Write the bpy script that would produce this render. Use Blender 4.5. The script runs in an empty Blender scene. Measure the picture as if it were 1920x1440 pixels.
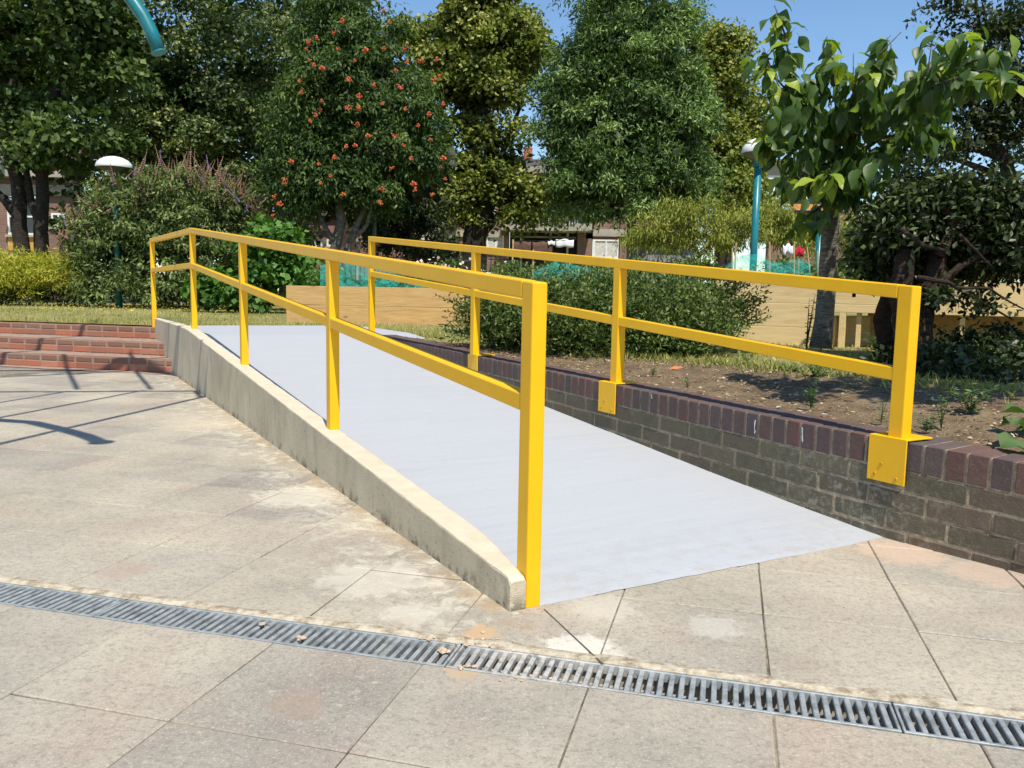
import bpy, bmesh, math, random
import numpy as np
from mathutils import Vector, Matrix
random.seed(7); rng = np.random.default_rng(11)
R = math.radians
scene = bpy.context.scene
# ------------------------------------------------------------------ camera
F = 1536.0; CAMH = 0.88
_d = np.array([695.0-960, 14700.0-720, F]); _d /= np.linalg.norm(_d)
_f = np.array([0, 0, 1.0]) - _d*_d[2]; _f /= np.linalg.norm(_f)
_r = np.cross(_d, _f)
if _r[0] < 0: _r = -_r
CAM = np.array([0, 0, CAMH])
def ray(x, y):
    d = np.array([x-960.0, y-720.0, F]); return np.array([d@_r, d@_f, -(d@_d)])
def at(x, y, Y):                       # a point at depth Y seen at photo pixel x, y
    r = ray(x, y); return CAM + r*(Y/r[1])
def atz(x, y, z):                      # a point at height z
    r = ray(x, y); return CAM + r*((z-CAMH)/r[2])
cd = bpy.data.cameras.new("camera"); cam = bpy.data.objects.new("camera", cd)
scene.collection.objects.link(cam); scene.camera = cam
cd.sensor_width = 36; cd.lens = F/1920*36; cd.clip_start = 0.05; cd.clip_end = 2000
X = (_r[0], _f[0], -_d[0]); Yd = (_r[1], _f[1], -_d[1]); Zf = (_r[2], _f[2], -_d[2])
cam.matrix_world = Matrix(((X[0], -Yd[0], -Zf[0], 0), (X[1], -Yd[1], -Zf[1], 0), (X[2], -Yd[2], -Zf[2], CAMH), (0, 0, 0, 1)))
# ------------------------------------------------------------------ ramp frame, slab frame
O = np.array([.005, 2.196]); S = np.array([-3.513, 6.214]); S /= np.linalg.norm(S); T = np.array([S[1], -S[0]])
def st(s, t, z=0.0): p = O + s*S + t*T; return (p[0], p[1], z)
U = np.array([.9664, -.2571]); V = np.array([.2571, .9664])
def uv(u, v, z=0.0): p = u*U + v*V; return (p[0], p[1], z)
# ------------------------------------------------------------------ light
DS, DT = 0.60, 0.115
tosun = np.array([*(-(DS*S+DT*T)), 1.0]); tosun /= np.linalg.norm(tosun)
ELEV = math.asin(tosun[2]); AZ = math.atan2(tosun[0], tosun[1])
w = bpy.data.worlds.new("World"); scene.world = w; w.use_nodes = True
nt = w.node_tree; nt.nodes.clear()
sk = nt.nodes.new("ShaderNodeTexSky"); sk.sky_type = 'NISHITA'; sk.sun_disc = False
sk.sun_elevation = ELEV; sk.sun_rotation = AZ; sk.altitude = 0; sk.air_density = 1.1; sk.dust_density = 0.2; sk.ozone_density = 3.0
bg = nt.nodes.new("ShaderNodeBackground"); bg.inputs[1].default_value = 0.14
wo = nt.nodes.new("ShaderNodeOutputWorld")
hs = nt.nodes.new("ShaderNodeHueSaturation"); hs.inputs["Saturation"].default_value = 1.10; nt.links.new(sk.outputs[0], hs.inputs["Color"]); nt.links.new(hs.outputs[0], bg.inputs[0]); nt.links.new(bg.outputs[0], wo.inputs[0])
sl = bpy.data.lights.new("sun", 'SUN'); sl.energy = 5.0; sl.angle = R(0.53); sl.color = (1, .935, .80)
so = bpy.data.objects.new("sun", sl); scene.collection.objects.link(so)
so.rotation_euler = Vector(tosun).to_track_quat('Z', 'Y').to_euler()
vs = scene.view_settings; vs.view_transform = 'Standard'; vs.look = 'None'; vs.exposure = 0.24; vs.gamma = 1; vs.use_curve_mapping = False
scene.cycles.max_bounces = 6; scene.cycles.transparent_max_bounces = 8

# ------------------------------------------------------------------ materials
def mat(name, build, rough=.8, spec=.3):
    m = bpy.data.materials.new(name); m.use_nodes = True
    n = m.node_tree; b = n.nodes["Principled BSDF"]; b.inputs["Roughness"].default_value = rough
    b.inputs["Specular IOR Level"].default_value = spec
    build(N(n), b); return m
class N:
    def __init__(s, t): s.t = t
    def new(s, k, **kw):
        n = s.t.nodes.new(k)
        for a, v in kw.items(): setattr(n, a, v)
        return n
    def link(s, a, b): s.t.links.new(a, b)
    def setv(s, sock, v):
        if isinstance(v, bpy.types.NodeSocket): s.link(v, sock)
        elif isinstance(v, tuple) and len(v) == 3 and sock.type == 'RGBA': sock.default_value = (*v, 1)
        else: sock.default_value = v
    def pos(s): return s.new("ShaderNodeNewGeometry").outputs["Position"]
    def obj(s): return s.new("ShaderNodeTexCoord").outputs["Object"]
    def rnd(s): return s.new("ShaderNodeObjectInfo").outputs["Random"]
    def attr(s, a): return s.new("ShaderNodeAttribute", attribute_name=a).outputs["Fac"]
    def noise(s, sc, det=4, rough=.55, vec=None, dist=0.0):
        n = s.new("ShaderNodeTexNoise"); n.inputs["Scale"].default_value = sc; n.inputs["Detail"].default_value = det
        n.inputs["Roughness"].default_value = rough; n.inputs["Distortion"].default_value = dist
        s.link(vec if vec is not None else s.pos(), n.inputs["Vector"]); return n.outputs["Fac"]
    def ramp(s, f, stops):
        n = s.new("ShaderNodeValToRGB"); e = n.color_ramp.elements
        while len(e) < len(stops): e.new(.5)
        for i, (p, c) in enumerate(stops):
            e[i].position = p; e[i].color = (*c, 1) if isinstance(c, tuple) else (c, c, c, 1)
        s.link(f, n.inputs[0]); return n.outputs[0]
    def mix(s, f, a, b, mode='MIX'):
        n = s.new("ShaderNodeMix", data_type='RGBA', blend_type=mode)
        s.setv(n.inputs[0], f); s.setv(n.inputs[6], a); s.setv(n.inputs[7], b); return n.outputs[2]
    def math(s, op, a, b=0.0, clamp=False):
        n = s.new("ShaderNodeMath", operation=op, use_clamp=clamp); s.setv(n.inputs[0], a); s.setv(n.inputs[1], b); return n.outputs[0]
    def mapr(s, v, a, b, c=0.0, d=1.0):
        n = s.new("ShaderNodeMapRange"); s.setv(n.inputs[0], v)
        for i, k in enumerate((a, b, c, d)): n.inputs[i+1].default_value = k
        return n.outputs[0]
    def scale(s, vec, x, y, z):
        n = s.new("ShaderNodeMapping"); n.inputs["Scale"].default_value = (x, y, z); s.link(vec, n.inputs[0]); return n.outputs[0]
    def dot(s, vec, d):
        n = s.new("ShaderNodeVectorMath", operation='DOT_PRODUCT'); s.link(vec, n.inputs[0]); n.inputs[1].default_value = d; return n.outputs["Value"]
    def bump(s, b, h, strength=.3, dist=.01):
        n = s.new("ShaderNodeBump"); n.inputs["Strength"].default_value = strength; n.inputs["Distance"].default_value = dist
        s.link(h, n.inputs["Height"]); s.link(n.outputs[0], b.inputs["Normal"])
def flat(name, c, rough=.6, spec=.3, var=.12, sc=9.0):
    def f(n, b):
        v = n.noise(sc, 5)
        lo = tuple(x*(1-var*1.6) for x in c); hi = tuple(min(1, x*(1+var)) for x in c)
        n.link(n.ramp(v, [(.3, lo), (.7, hi)]), b.inputs["Base Color"])
    return mat(name, f, rough, spec)

def m_slab(n, b):
    P = n.pos()
    big = n.noise(1.3, 5, .6); mid = n.noise(7, 6, .65); fine = n.noise(70, 4, .7); grit = n.noise(260, 2, .6)
    c = n.ramp(big, [(.33, (.28, .255, .215)), (.5, (.395, .355, .29)), (.66, (.51, .455, .355))])
    c = n.mix(n.mapr(mid, .42, .66), c, n.mix(.5, c, (.47, .43, .35)))
    pink = n.math('MULTIPLY', n.mapr(n.noise(2.1, 4, .6, n.scale(P, 1, 1, 1), .6), .5, .68, 0, .5), 1.0)
    c = n.mix(pink, c, (.40, .30, .245))
    tint = n.ramp(n.rnd(), [(0, (.78, .78, .80)), (.35, (.96, .95, .95)), (.7, (1.0, .98, .95)), (1, (1.08, 1.05, 1.0))])
    c = n.mix(1.0, c, tint, 'MULTIPLY')
    c = n.mix(n.mapr(n.noise(30, 5, .75), .50, .66, 0, .6), c, n.mix(.6, c, (.17, .155, .13)))
    c = n.mix(n.mapr(fine, .5, .66, 0, .8), c, n.mix(.6, c, (.15, .135, .115)))
    c = n.mix(n.mapr(n.noise(150, 3, .7), .56, .66, 0, .55), c, (.58, .53, .44))
    c = n.mix(n.mapr(n.noise(38, 3, .6), .60, .75, 0, .75), c, (.50, .46, .38))
    c = n.mix(n.mapr(grit, .35, .65, 0.0, .25), c, (.15, .14, .12))
    # lime bloom, cement slurry and orange sand that gathered along the kerb wall
    t = n.math('SUBTRACT', n.dot(P, (T[0], T[1], 0)), float(O@T))
    s_ = n.math('SUBTRACT', n.dot(P, (S[0], S[1], 0)), float(O@S))
    edge = n.mapr(t, -.42, -.04, 0, 1)
    bl = n.math('MULTIPLY', edge, n.mapr(n.noise(9, 6, .7, None, 1.2), .48, .62, 0, 1))
    bl = n.math('MULTIPLY', bl, n.math('LESS_THAN', t, .02)); bl = n.math('MULTIPLY', bl, n.math('GREATER_THAN', s_, -.05))
    c = n.mix(n.math('MULTIPLY', bl, .8), c, (.60, .55, .44))
    near = n.math('MULTIPLY', n.mapr(t, -.10, -.03, 0, 1), n.mapr(n.noise(14, 4, .6), .42, .60, 0, .8))
    near = n.math('MULTIPLY', near, n.math('MULTIPLY', n.math('LESS_THAN', t, .02), n.math('GREATER_THAN', s_, -.12)))
    c = n.mix(near, c, (.34, .25, .15))
    def blob(c, x, y, r, col, k, th=.52):
        d = n.new("ShaderNodeVectorMath", operation='DISTANCE'); n.link(P, d.inputs[0]); d.inputs[1].default_value = (x, y, 0)
        f = n.math('SUBTRACT', 1.0, n.math('DIVIDE', d.outputs["Value"], r)); f = n.math('ADD', f, n.math('MULTIPLY', n.math('SUBTRACT', n.noise(22, 5, .7), .5), 1.5))
        return n.mix(n.mapr(f, .25, th, 0, k), c, col)
    for px, py, r, col, k in [(902, 1188, .075, (.50, .33, .18), .8), (870, 1257, .07, (.46, .33, .21), .7), (758, 1163, .05, (.32, .24, .15), .7),
            (1090, 1225, .16, (.66, .62, .54), .7), (560, 930, .28, (.62, .57, .46), .55), (1690, 1035, .22, (.56, .40, .29), .6), (1850, 1075, .2, (.55, .40, .30), .5),
            (560, 1320, .10, (.30, .22, .17), .5), (235, 1070, .12, (.36, .27, .22), .5), (1130, 1140, .15, (.55, .50, .42), .5), (700, 1085, .25, (.58, .54, .46), .5),
            (1340, 1175, .12, (.56, .53, .47), .4), (770, 1150, .12, (.60, .55, .46), .5), (380, 790, .5, (.56, .49, .36), .35)]:
        g = atz(px, py, 0); c = blob(c, g[0], g[1], r, col, k)
    n.link(c, b.inputs["Base Color"])
    n.bump(b, n.math('ADD', n.math('MULTIPLY', fine, .5), n.math('MULTIPLY', grit, .4)), .35, .004)
SLAB = mat("slab_concrete", m_slab, .85, .25)
def m_joint(n, b):
    c = n.ramp(n.math('ADD', n.math('MULTIPLY', n.noise(2.2, 3), .6), n.math('MULTIPLY', n.noise(22, 5, .7), .4)), [(.42, (.07, .056, .042)), (.52, (.21, .17, .12)), (.63, (.36, .30, .215))])
    c = n.mix(n.mapr(n.dot(n.pos(), (V[0], V[1], 0)), 4.0, 8, 0, .4), c, (.36, .315, .245))
    n.link(c, b.inputs["Base Color"]); n.bump(b, n.noise(120, 3), .6, .006)
JOINT = mat("joint_mortar", m_joint, .95)
def m_haunch(n, b):
    c = n.ramp(n.noise(25, 6, .7), [(.38, (.24, .19, .13)), (.50, (.42, .36, .27)), (.68, (.56, .51, .40))])
    n.link(c, b.inputs["Base Color"]); n.bump(b, n.noise(90, 3), .6, .006)
HAUNCH = mat("haunch_mortar", m_haunch, .95)
def m_kerb(n, b):
    P = n.pos(); z = n.new("ShaderNodeSeparateXYZ"); n.link(P, z.inputs[0])
    c = n.ramp(n.noise(3, 5, .6), [(.35, (.49, .42, .305)), (.65, (.60, .525, .385))])
    streak = n.noise(6, 5, .65, n.scale(P, 1.6, 1.6, .4))
    c = n.mix(n.mapr(streak, .50, .72, 0, .4), c, (.25, .23, .175))
    # top is paler: chosen by which way the surface faces
    ge = n.new("ShaderNodeNewGeometry"); up = n.dot(ge.outputs["True Normal"], (0, 0, 1))
    c = n.mix(n.math('GREATER_THAN', up, .6), c, n.ramp(n.noise(14, 5), [(.3, (.54, .475, .35)), (.7, (.63, .56, .43))]))
    pit = n.noise(60, 3, .7)
    c = n.mix(n.math('MULTIPLY', n.mapr(pit, .60, .70, 0, .6), n.math('LESS_THAN', up, .6)), c, (.16, .145, .12))
    moss = n.math('MULTIPLY', n.mapr(z.outputs[2], .055, .0, 0, 1), n.mapr(n.noise(11, 5, .7), .50, .60, 0, .85))
    c = n.mix(moss, c, (.09, .08, .05))
    n.link(c, b.inputs["Base Color"])
    n.bump(b, n.math('ADD', n.math('MULTIPLY', pit, -.8), n.noise(300, 2)), .55, .006)
KERB = mat("cast_concrete", m_kerb, .9, .2)
def m_ramp(n, b):
    P = n.pos()
    rot = n.new("ShaderNodeMapping"); rot.inputs["Rotation"].default_value = (0, 0, -math.atan2(T[1], T[0])); n.link(P, rot.inputs[0])
    sweep = n.noise(3.0, 6, .7, n.scale(rot.outputs[0], .45, 5.0, 1))
    c = n.ramp(sweep, [(.28, (.36, .375, .405)), (.42, (.395, .41, .438)), (.75, (.42, .433, .46))])
    c = n.mix(n.mapr(n.noise(120, 1, .4), .735, .76, 0, .7), c, (.30, .29, .28))
    c = n.mix(n.mapr(n.noise(1.2, 4), .55, .75, 0, .25), c, (.365, .375, .40))
    sc2 = n.math('SUBTRACT', n.dot(P, (S[0], S[1], 0)), float(O@S)); dirt = n.math('MULTIPLY', n.mapr(sc2, .5, .0, 0, 1), n.mapr(n.noise(13, 5, .7), .45, .65, 0, .45)); c = n.mix(dirt, c, (.34, .31, .27))
    c = n.mix(n.mapr(n.noise(5, 6, .75), .60, .72, 0, .35), c, (.35, .35, .36))
    n.link(c, b.inputs["Base Color"])
    n.bump(b, n.math('ADD', sweep, n.math('MULTIPLY', n.noise(55, 5, .7), .8)), .40, .006)
RAMP = mat("ramp_screed", m_ramp, .75, .3)
def m_yel(n, b):
    c = n.ramp(n.noise(5, 4), [(.3, (.82, .435, .0)), (.7, (.90, .485, .001))])
    c = n.mix(n.mapr(n.noise(170, 2, .5), .735, .76, 0, .6), c, (.25, .14, .02))
    n.link(c, b.inputs["Base Color"])
    n.bump(b, n.math('ADD', n.noise(40, 3), n.math('MULTIPLY', n.noise(300, 2), .25)), .12, .003)
YEL = mat("yellow_gloss_paint", m_yel, .42, .45)
def m_screw(n, b):
    n.link(n.ramp(n.noise(400, 2), [(.4, (.75, .42, .01)), (.6, (.35, .17, .02))]), b.inputs["Base Color"])
SCREW = mat("painted_screw", m_screw, .5)
def brickmat(name, stops, scale_spots=.45, dirt=(.05, .045, .035), bloom=0.0):
    def f(n, b):
        c = n.ramp(n.rnd(), stops)
        c = n.mix(n.mapr(n.noise(18, 5, .7), .4, .7, 0, .55), c, n.mix(.6, c, dirt))
        c = n.mix(n.mapr(n.noise(90, 3, .7), .58, .72, 0, scale_spots), c, (.34, .31, .26))
        if bloom:
            g = atz(1560, 975, .05); d = n.new("ShaderNodeVectorMath", operation='DISTANCE'); n.link(n.pos(), d.inputs[0]); d.inputs[1].default_value = tuple(g)
            k = n.math('MULTIPLY', n.mapr(d.outputs["Value"], .55, .08, 0, 1), n.mapr(n.noise(26, 6, .75), .50, .64, 0, bloom*.8))
            c = n.mix(k, c, (.40, .37, .29))
        n.link(c, b.inputs["Base Color"]); n.bump(b, n.math('ADD', n.noise(45, 4), n.math('MULTIPLY', n.noise(220, 2), .6)), .5, .004)
    return mat(name, f, .85, .25)
BR_DARK = brickmat("engineering_brick", [(0, (.105, .075, .075)), (.35, (.14, .078, .064)), (.65, (.095, .080, .080)), (1, (.17, .088, .070))], .25)
BR_OLIVE = brickmat("weathered_olive_brick", [(0, (.112, .102, .066)), (.4, (.145, .125, .082)), (.75, (.125, .103, .073)), (1, (.165, .115, .08))], .4, bloom=.9)
BR_RED = brickmat("red_step_brick", [(0, (.30, .105, .065)), (.4, (.42, .15, .085)), (.7, (.27, .12, .085)), (1, (.46, .19, .12))], .35, dirt=(.22, .12, .09))
BR_NOSE = brickmat("brown_step_brick", [(0, (.19, .095, .062)), (.5, (.25, .125, .085)), (1, (.22, .14, .10))], .35, dirt=(.17, .10, .08))
MORT = mat("wall_mortar", lambda n, b: (n.link(n.ramp(n.noise(30, 5, .7), [(.35, (.20, .155, .105)), (.60, (.38, .31, .215))]), b.inputs["Base Color"]), n.bump(b, n.noise(90, 3), .6, .006)), .95)
MORTP = mat("pink_mortar", lambda n, b: (n.link(n.ramp(n.noise(14, 6, .7), [(.35, (.25, .165, .125)), (.65, (.37, .26, .20))]), b.inputs["Base Color"]), n.bump(b, n.noise(90, 3), .5, .006)), .95)
def m_galv(n, b):
    c = n.ramp(n.noise(24, 5, .7), [(.33, (.17, .188, .195)), (.6, (.34, .365, .37))])
    P = n.pos(); g = atz(1010, 1240, 0); d = n.new("ShaderNodeVectorMath", operation='DISTANCE'); n.link(P, d.inputs[0]); d.inputs[1].default_value = tuple(g)
    k = n.math('MULTIPLY', n.mapr(d.outputs["Value"], .33, .05, 0, 1), n.mapr(n.noise(45, 5, .7), .40, .55, 0, .95))
    c = n.mix(k, c, (.56, .52, .46)); c = n.mix(n.mapr(n.noise(160, 3, .6), .62, .72, 0, .7), c, (.52, .50, .46))
    n.link(c, b.inputs["Base Color"]); b.inputs["Metallic"].default_value = .15
    n.bump(b, n.noise(120, 3), .3, .002)
GALV = mat("galvanised_steel", m_galv, .55, .4)
CHAN = flat("channel_concrete", (.42, .38, .32), .9, .2, .3, 20)
def m_soil(n, b):
    c = n.ramp(n.noise(6, 6, .7), [(.3, (.125, .088, .055)), (.55, (.22, .16, .10)), (.75, (.30, .235, .155))])
    c = n.mix(n.mapr(n.noise(70, 3, .6), .60, .70, 0, .8), c, (.42, .35, .25))
    n.link(c, b.inputs["Base Color"]); n.bump(b, n.math('ADD', n.noise(25, 6), n.noise(110, 3)), .9, .02)
SOIL = mat("dry_soil", m_soil, 1.0, .1)
def m_lawn(n, b):
    c = n.ramp(n.noise(.9, 6, .7), [(.35, (.20, .20, .07)), (.5, (.31, .28, .11)), (.7, (.38, .33, .16))])
    c = n.mix(n.mapr(n.noise(40, 4, .7), .4, .7, 0, .6), c, (.10, .12, .035))
    n.link(c, b.inputs["Base Color"]); n.bump(b, n.noise(60, 4), .8, .03)
LAWN = mat("lawn_soil", m_lawn, 1.0, .1)
def m_wood(name, c0, c1, knot):
    def f(n, b):
        o = n.obj(); v = n.scale(o, .7, 6, 9)
        off = n.new("ShaderNodeVectorMath", operation='ADD'); n.link(v, off.inputs[0])
        cmb = n.new("ShaderNodeCombineXYZ"); n.link(n.math('MULTIPLY', n.rnd(), 40.0), cmb.inputs[0]); n.link(cmb.outputs[0], off.inputs[1])
        g = n.noise(3.2, 5, .6, off.outputs[0], 1.2)
        c = n.ramp(g, [(.3, c0), (.62, c1)])
        vor = n.new("ShaderNodeTexVoronoi"); vor.inputs["Scale"].default_value = 2.3; vv = n.scale(o, 1, .2, 2.0)
        a2 = n.new("ShaderNodeVectorMath", operation='ADD'); n.link(vv, a2.inputs[0]); n.link(cmb.outputs[0], a2.inputs[1]); n.link(a2.outputs[0], vor.inputs["Vector"])
        c = n.mix(n.mapr(vor.outputs["Distance"], .11, .03, 0, .75), c, knot)
        n.link(c, b.inputs["Base Color"]); n.bump(b, g, .2, .004)
    return mat(name, f, .75, .25)
WOODY = m_wood("pale_pine", (.60, .43, .20), (.74, .56, .30), (.34, .19, .07))
WOODL = m_wood("orange_pine", (.42, .25, .10), (.56, .36, .15), (.22, .10, .04))
def m_bark(name, c0, c1, sc=9):
    def f(n, b):
        v = n.noise(sc, 6, .7, n.scale(n.pos(), 1, 1, 2.8))
        n.link(n.ramp(v, [(.35, c0), (.65, c1)]), b.inputs["Base Color"]); n.bump(b, v, 1.0, .03)
    return mat(name, f, .9, .2)
BARK = m_bark("dark_bark", (.018, .015, .012), (.055, .045, .036))
BARKG = m_bark("grey_bark", (.07, .06, .05), (.20, .175, .145), 12)
BARKB = m_bark("brown_bark", (.022, .016, .012), (.075, .05, .035), 14)
def m_cbark(n, b):
    v = n.noise(16, 6, .7, n.scale(n.pos(), 1, 1, 3.2)); c = n.ramp(v, [(.36, (.10, .08, .065)), (.52, (.26, .225, .19)), (.68, (.40, .36, .31))])
    n.link(c, b.inputs["Base Color"]); n.bump(b, v, 1.0, .02)
BARKC = mat("cherry_bark", m_cbark, .85, .2)
def leafmat(name, stops, rough=.55, spec=.22, tr=.25):
    m = bpy.data.materials.new(name); m.use_nodes = True; n = N(m.node_tree); b = m.node_tree.nodes["Principled BSDF"]
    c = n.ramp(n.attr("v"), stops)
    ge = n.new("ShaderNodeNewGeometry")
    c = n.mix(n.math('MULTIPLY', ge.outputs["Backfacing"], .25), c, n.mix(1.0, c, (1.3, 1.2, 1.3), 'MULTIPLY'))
    n.link(c, b.inputs["Base Color"]); b.inputs["Roughness"].default_value = rough; b.inputs["Specular IOR Level"].default_value = spec
    t = n.new("ShaderNodeBsdfTranslucent"); n.link(n.mix(1.0, c, (1.35, 1.6, .55), 'MULTIPLY'), t.inputs[0])
    mx = n.new("ShaderNodeMixShader"); mx.inputs[0].default_value = tr
    out = m.node_tree.nodes["Material Output"]
    n.link(b.outputs[0], mx.inputs[1]); n.link(t.outputs[0], mx.inputs[2]); n.link(mx.outputs[0], out.inputs[0]); return m
L_MAPLE = leafmat("maple_leaf", [(0, (.028, .052, .014)), (.6, (.078, .125, .032)), (1, (.18, .24, .07))])
L_DARK = leafmat("dark_lime_leaf", [(0, (.022, .042, .012)), (.5, (.065, .105, .032)), (.8, (.14, .185, .06)), (1, (.36, .38, .16))], .5, .3)
L_LIME = leafmat("golden_lime_leaf", [(0, (.040, .065, .012)), (.4, (.12, .16, .028)), (.75, (.23, .25, .05)), (1, (.38, .37, .12))])
L_ROWAN = leafmat("rowan_leaf", [(0, (.020, .045, .012)), (.5, (.065, .115, .028)), (1, (.16, .22, .06))])
L_ASH = leafmat("ash_leaf", [(0, (.028, .060, .018)), (.5, (.105, .175, .05)), (1, (.30, .40, .14))])
L_WILLOW = leafmat("narrow_yellow_leaf", [(0, (.06, .085, .012)), (.5, (.19, .215, .032)), (1, (.38, .38, .08))])
L_BUD = leafmat("buddleia_leaf", [(0, (.035, .055, .018)), (.5, (.11, .155, .048)), (1, (.26, .31, .11))], .6, .2)
L_HEDGE = leafmat("yellow_hedge_leaf", [(0, (.10, .12, .012)), (.5, (.31, .32, .03)), (1, (.52, .48, .07))])
L_IVY = leafmat("ivy_leaf", [(0, (.035, .085, .015)), (1, (.13, .27, .05))])
L_BUSH = leafmat("box_leaf", [(0, (.018, .036, .009)), (.5, (.065, .11, .022)), (1, (.20, .25, .065))], .45, .35)
L_SHRUB = leafmat("evergreen_leaf", [(0, (.016, .024, .008)), (.6, (.038, .055, .016)), (1, (.13, .17, .05))], .42, .3, .10)
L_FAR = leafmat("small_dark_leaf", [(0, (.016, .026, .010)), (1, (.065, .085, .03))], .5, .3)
L_DEAD = leafmat("dead_brown_leaf", [(0, (.03, .016, .010)), (.6, (.075, .042, .026)), (1, (.15, .09, .055))], .8, .1, .05)
L_GRASS = leafmat("grass_blade", [(0, (.17, .20, .045)), (.5, (.36, .34, .11)), (1, (.60, .50, .25))], .7, .15)
L_WEED = leafmat("weed_leaf", [(0, (.06, .11, .035)), (1, (.16, .24, .08))], .6, .25)
def m_cherry(n, b): pass
L_SPIKE = leafmat("faded_flower_spike", [(0, (.17, .10, .065)), (.7, (.27, .18, .12)), (.9, (.20, .13, .26)), (1, (.22, .14, .38))], .8, .1, .1)
BERRY = flat("orange_berry", (.60, .12, .035), .4, .5, .3, 60)
TEAL = flat("teal_gloss_paint", (.010, .17, .20), .35, .5, .12, 12)
WHITEP = flat("white_lamp_shell", (.72, .72, .70), .4, .4, .05)
LAMPU = flat("lamp_underside", (.16, .16, .13), .5, .3, .3)
STEEL = flat("grey_steel_pole", (.12, .14, .17), .5)
IRON = flat("black_iron", (.02, .022, .022), .6)
CONC = flat("facade_concrete", (.36, .33, .28), .9, .2, .15, 2)
WHITEF = flat("white_frame", (.72, .72, .70), .5)
OCHRE = flat("ochre_panel", (.55, .30, .07), .7)
def m_bld(n, b):
    br = n.new("ShaderNodeTexBrick"); P = n.obj(); br.inputs["Scale"].default_value = 1.0
    br.inputs["Brick Width"].default_value = .225; br.inputs["Row Height"].default_value = .075; br.inputs["Mortar Size"].default_value = .01
    br.inputs["Color1"].default_value = (.20, .105, .078, 1); br.inputs["Color2"].default_value = (.25, .135, .10, 1); br.inputs["Mortar"].default_value = (.24, .20, .17, 1)
    sp = n.new("ShaderNodeSeparateXYZ"); n.link(P, sp.inputs[0]); cb = n.new("ShaderNodeCombineXYZ"); n.link(n.math('ADD', sp.outputs[0], sp.outputs[1]), cb.inputs[0]); n.link(sp.outputs[2], cb.inputs[1]); n.link(cb.outputs[0], br.inputs["Vector"])
    n.link(n.mix(n.mapr(n.noise(.8, 5), .4, .7, 0, .4), br.outputs["Color"], (.13, .08, .07)), b.inputs["Base Color"])
FACADE = mat("facade_brick", m_bld, .9, .2)
def m_glass(n, b):
    n.link(n.ramp(n.noise(.6, 2), [(.4, (.01, .012, .014)), (.6, (.035, .042, .048))]), b.inputs["Base Color"])
GLASS = mat("window_glass", m_glass, .08, .6)
CURTAIN = flat("net_curtain", (.55, .54, .50), .9, .1, .2, 14)
CLOTHB = flat("brown_cloth", (.13, .075, .062), .95, .1, .2, 8)
CLOTHW = flat("white_cloth", (.75, .76, .80), .9, .1, .06)
CLOTHR = flat("red_cloth", (.55, .03, .06), .9, .1, .2)
CLOTHP = flat("magenta_cloth", (.55, .03, .18), .9, .1, .2)
CLOTHV = flat("purple_cloth", (.33, .07, .33), .9, .1, .2)
AWN = flat("orange_awning", (.65, .26, .08), .8)
CANE = flat("bamboo_cane", (.50, .36, .17), .7, .2, .2)
POT = flat("terracotta", (.45, .13, .06), .8)
ROOFM = flat("grey_roof", (.13, .12, .12), .8)
def m_net(n, b):
    o = n.pos(); b.inputs["Base Color"].default_value = (.01, .30, .25, 1)
    f = n.mapr(n.noise(7, 5, .7, None, 1.5), .38, .62, .08, .62); n.link(f, b.inputs["Alpha"])
NET = mat("green_netting", m_net, .6, .3)
STONE = flat("rubble_stone", (.52, .40, .29), .9, .2, .25, 60)
DROPP = flat("bird_dropping", (.70, .70, .68), .9, .1, .1, 60)

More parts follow.
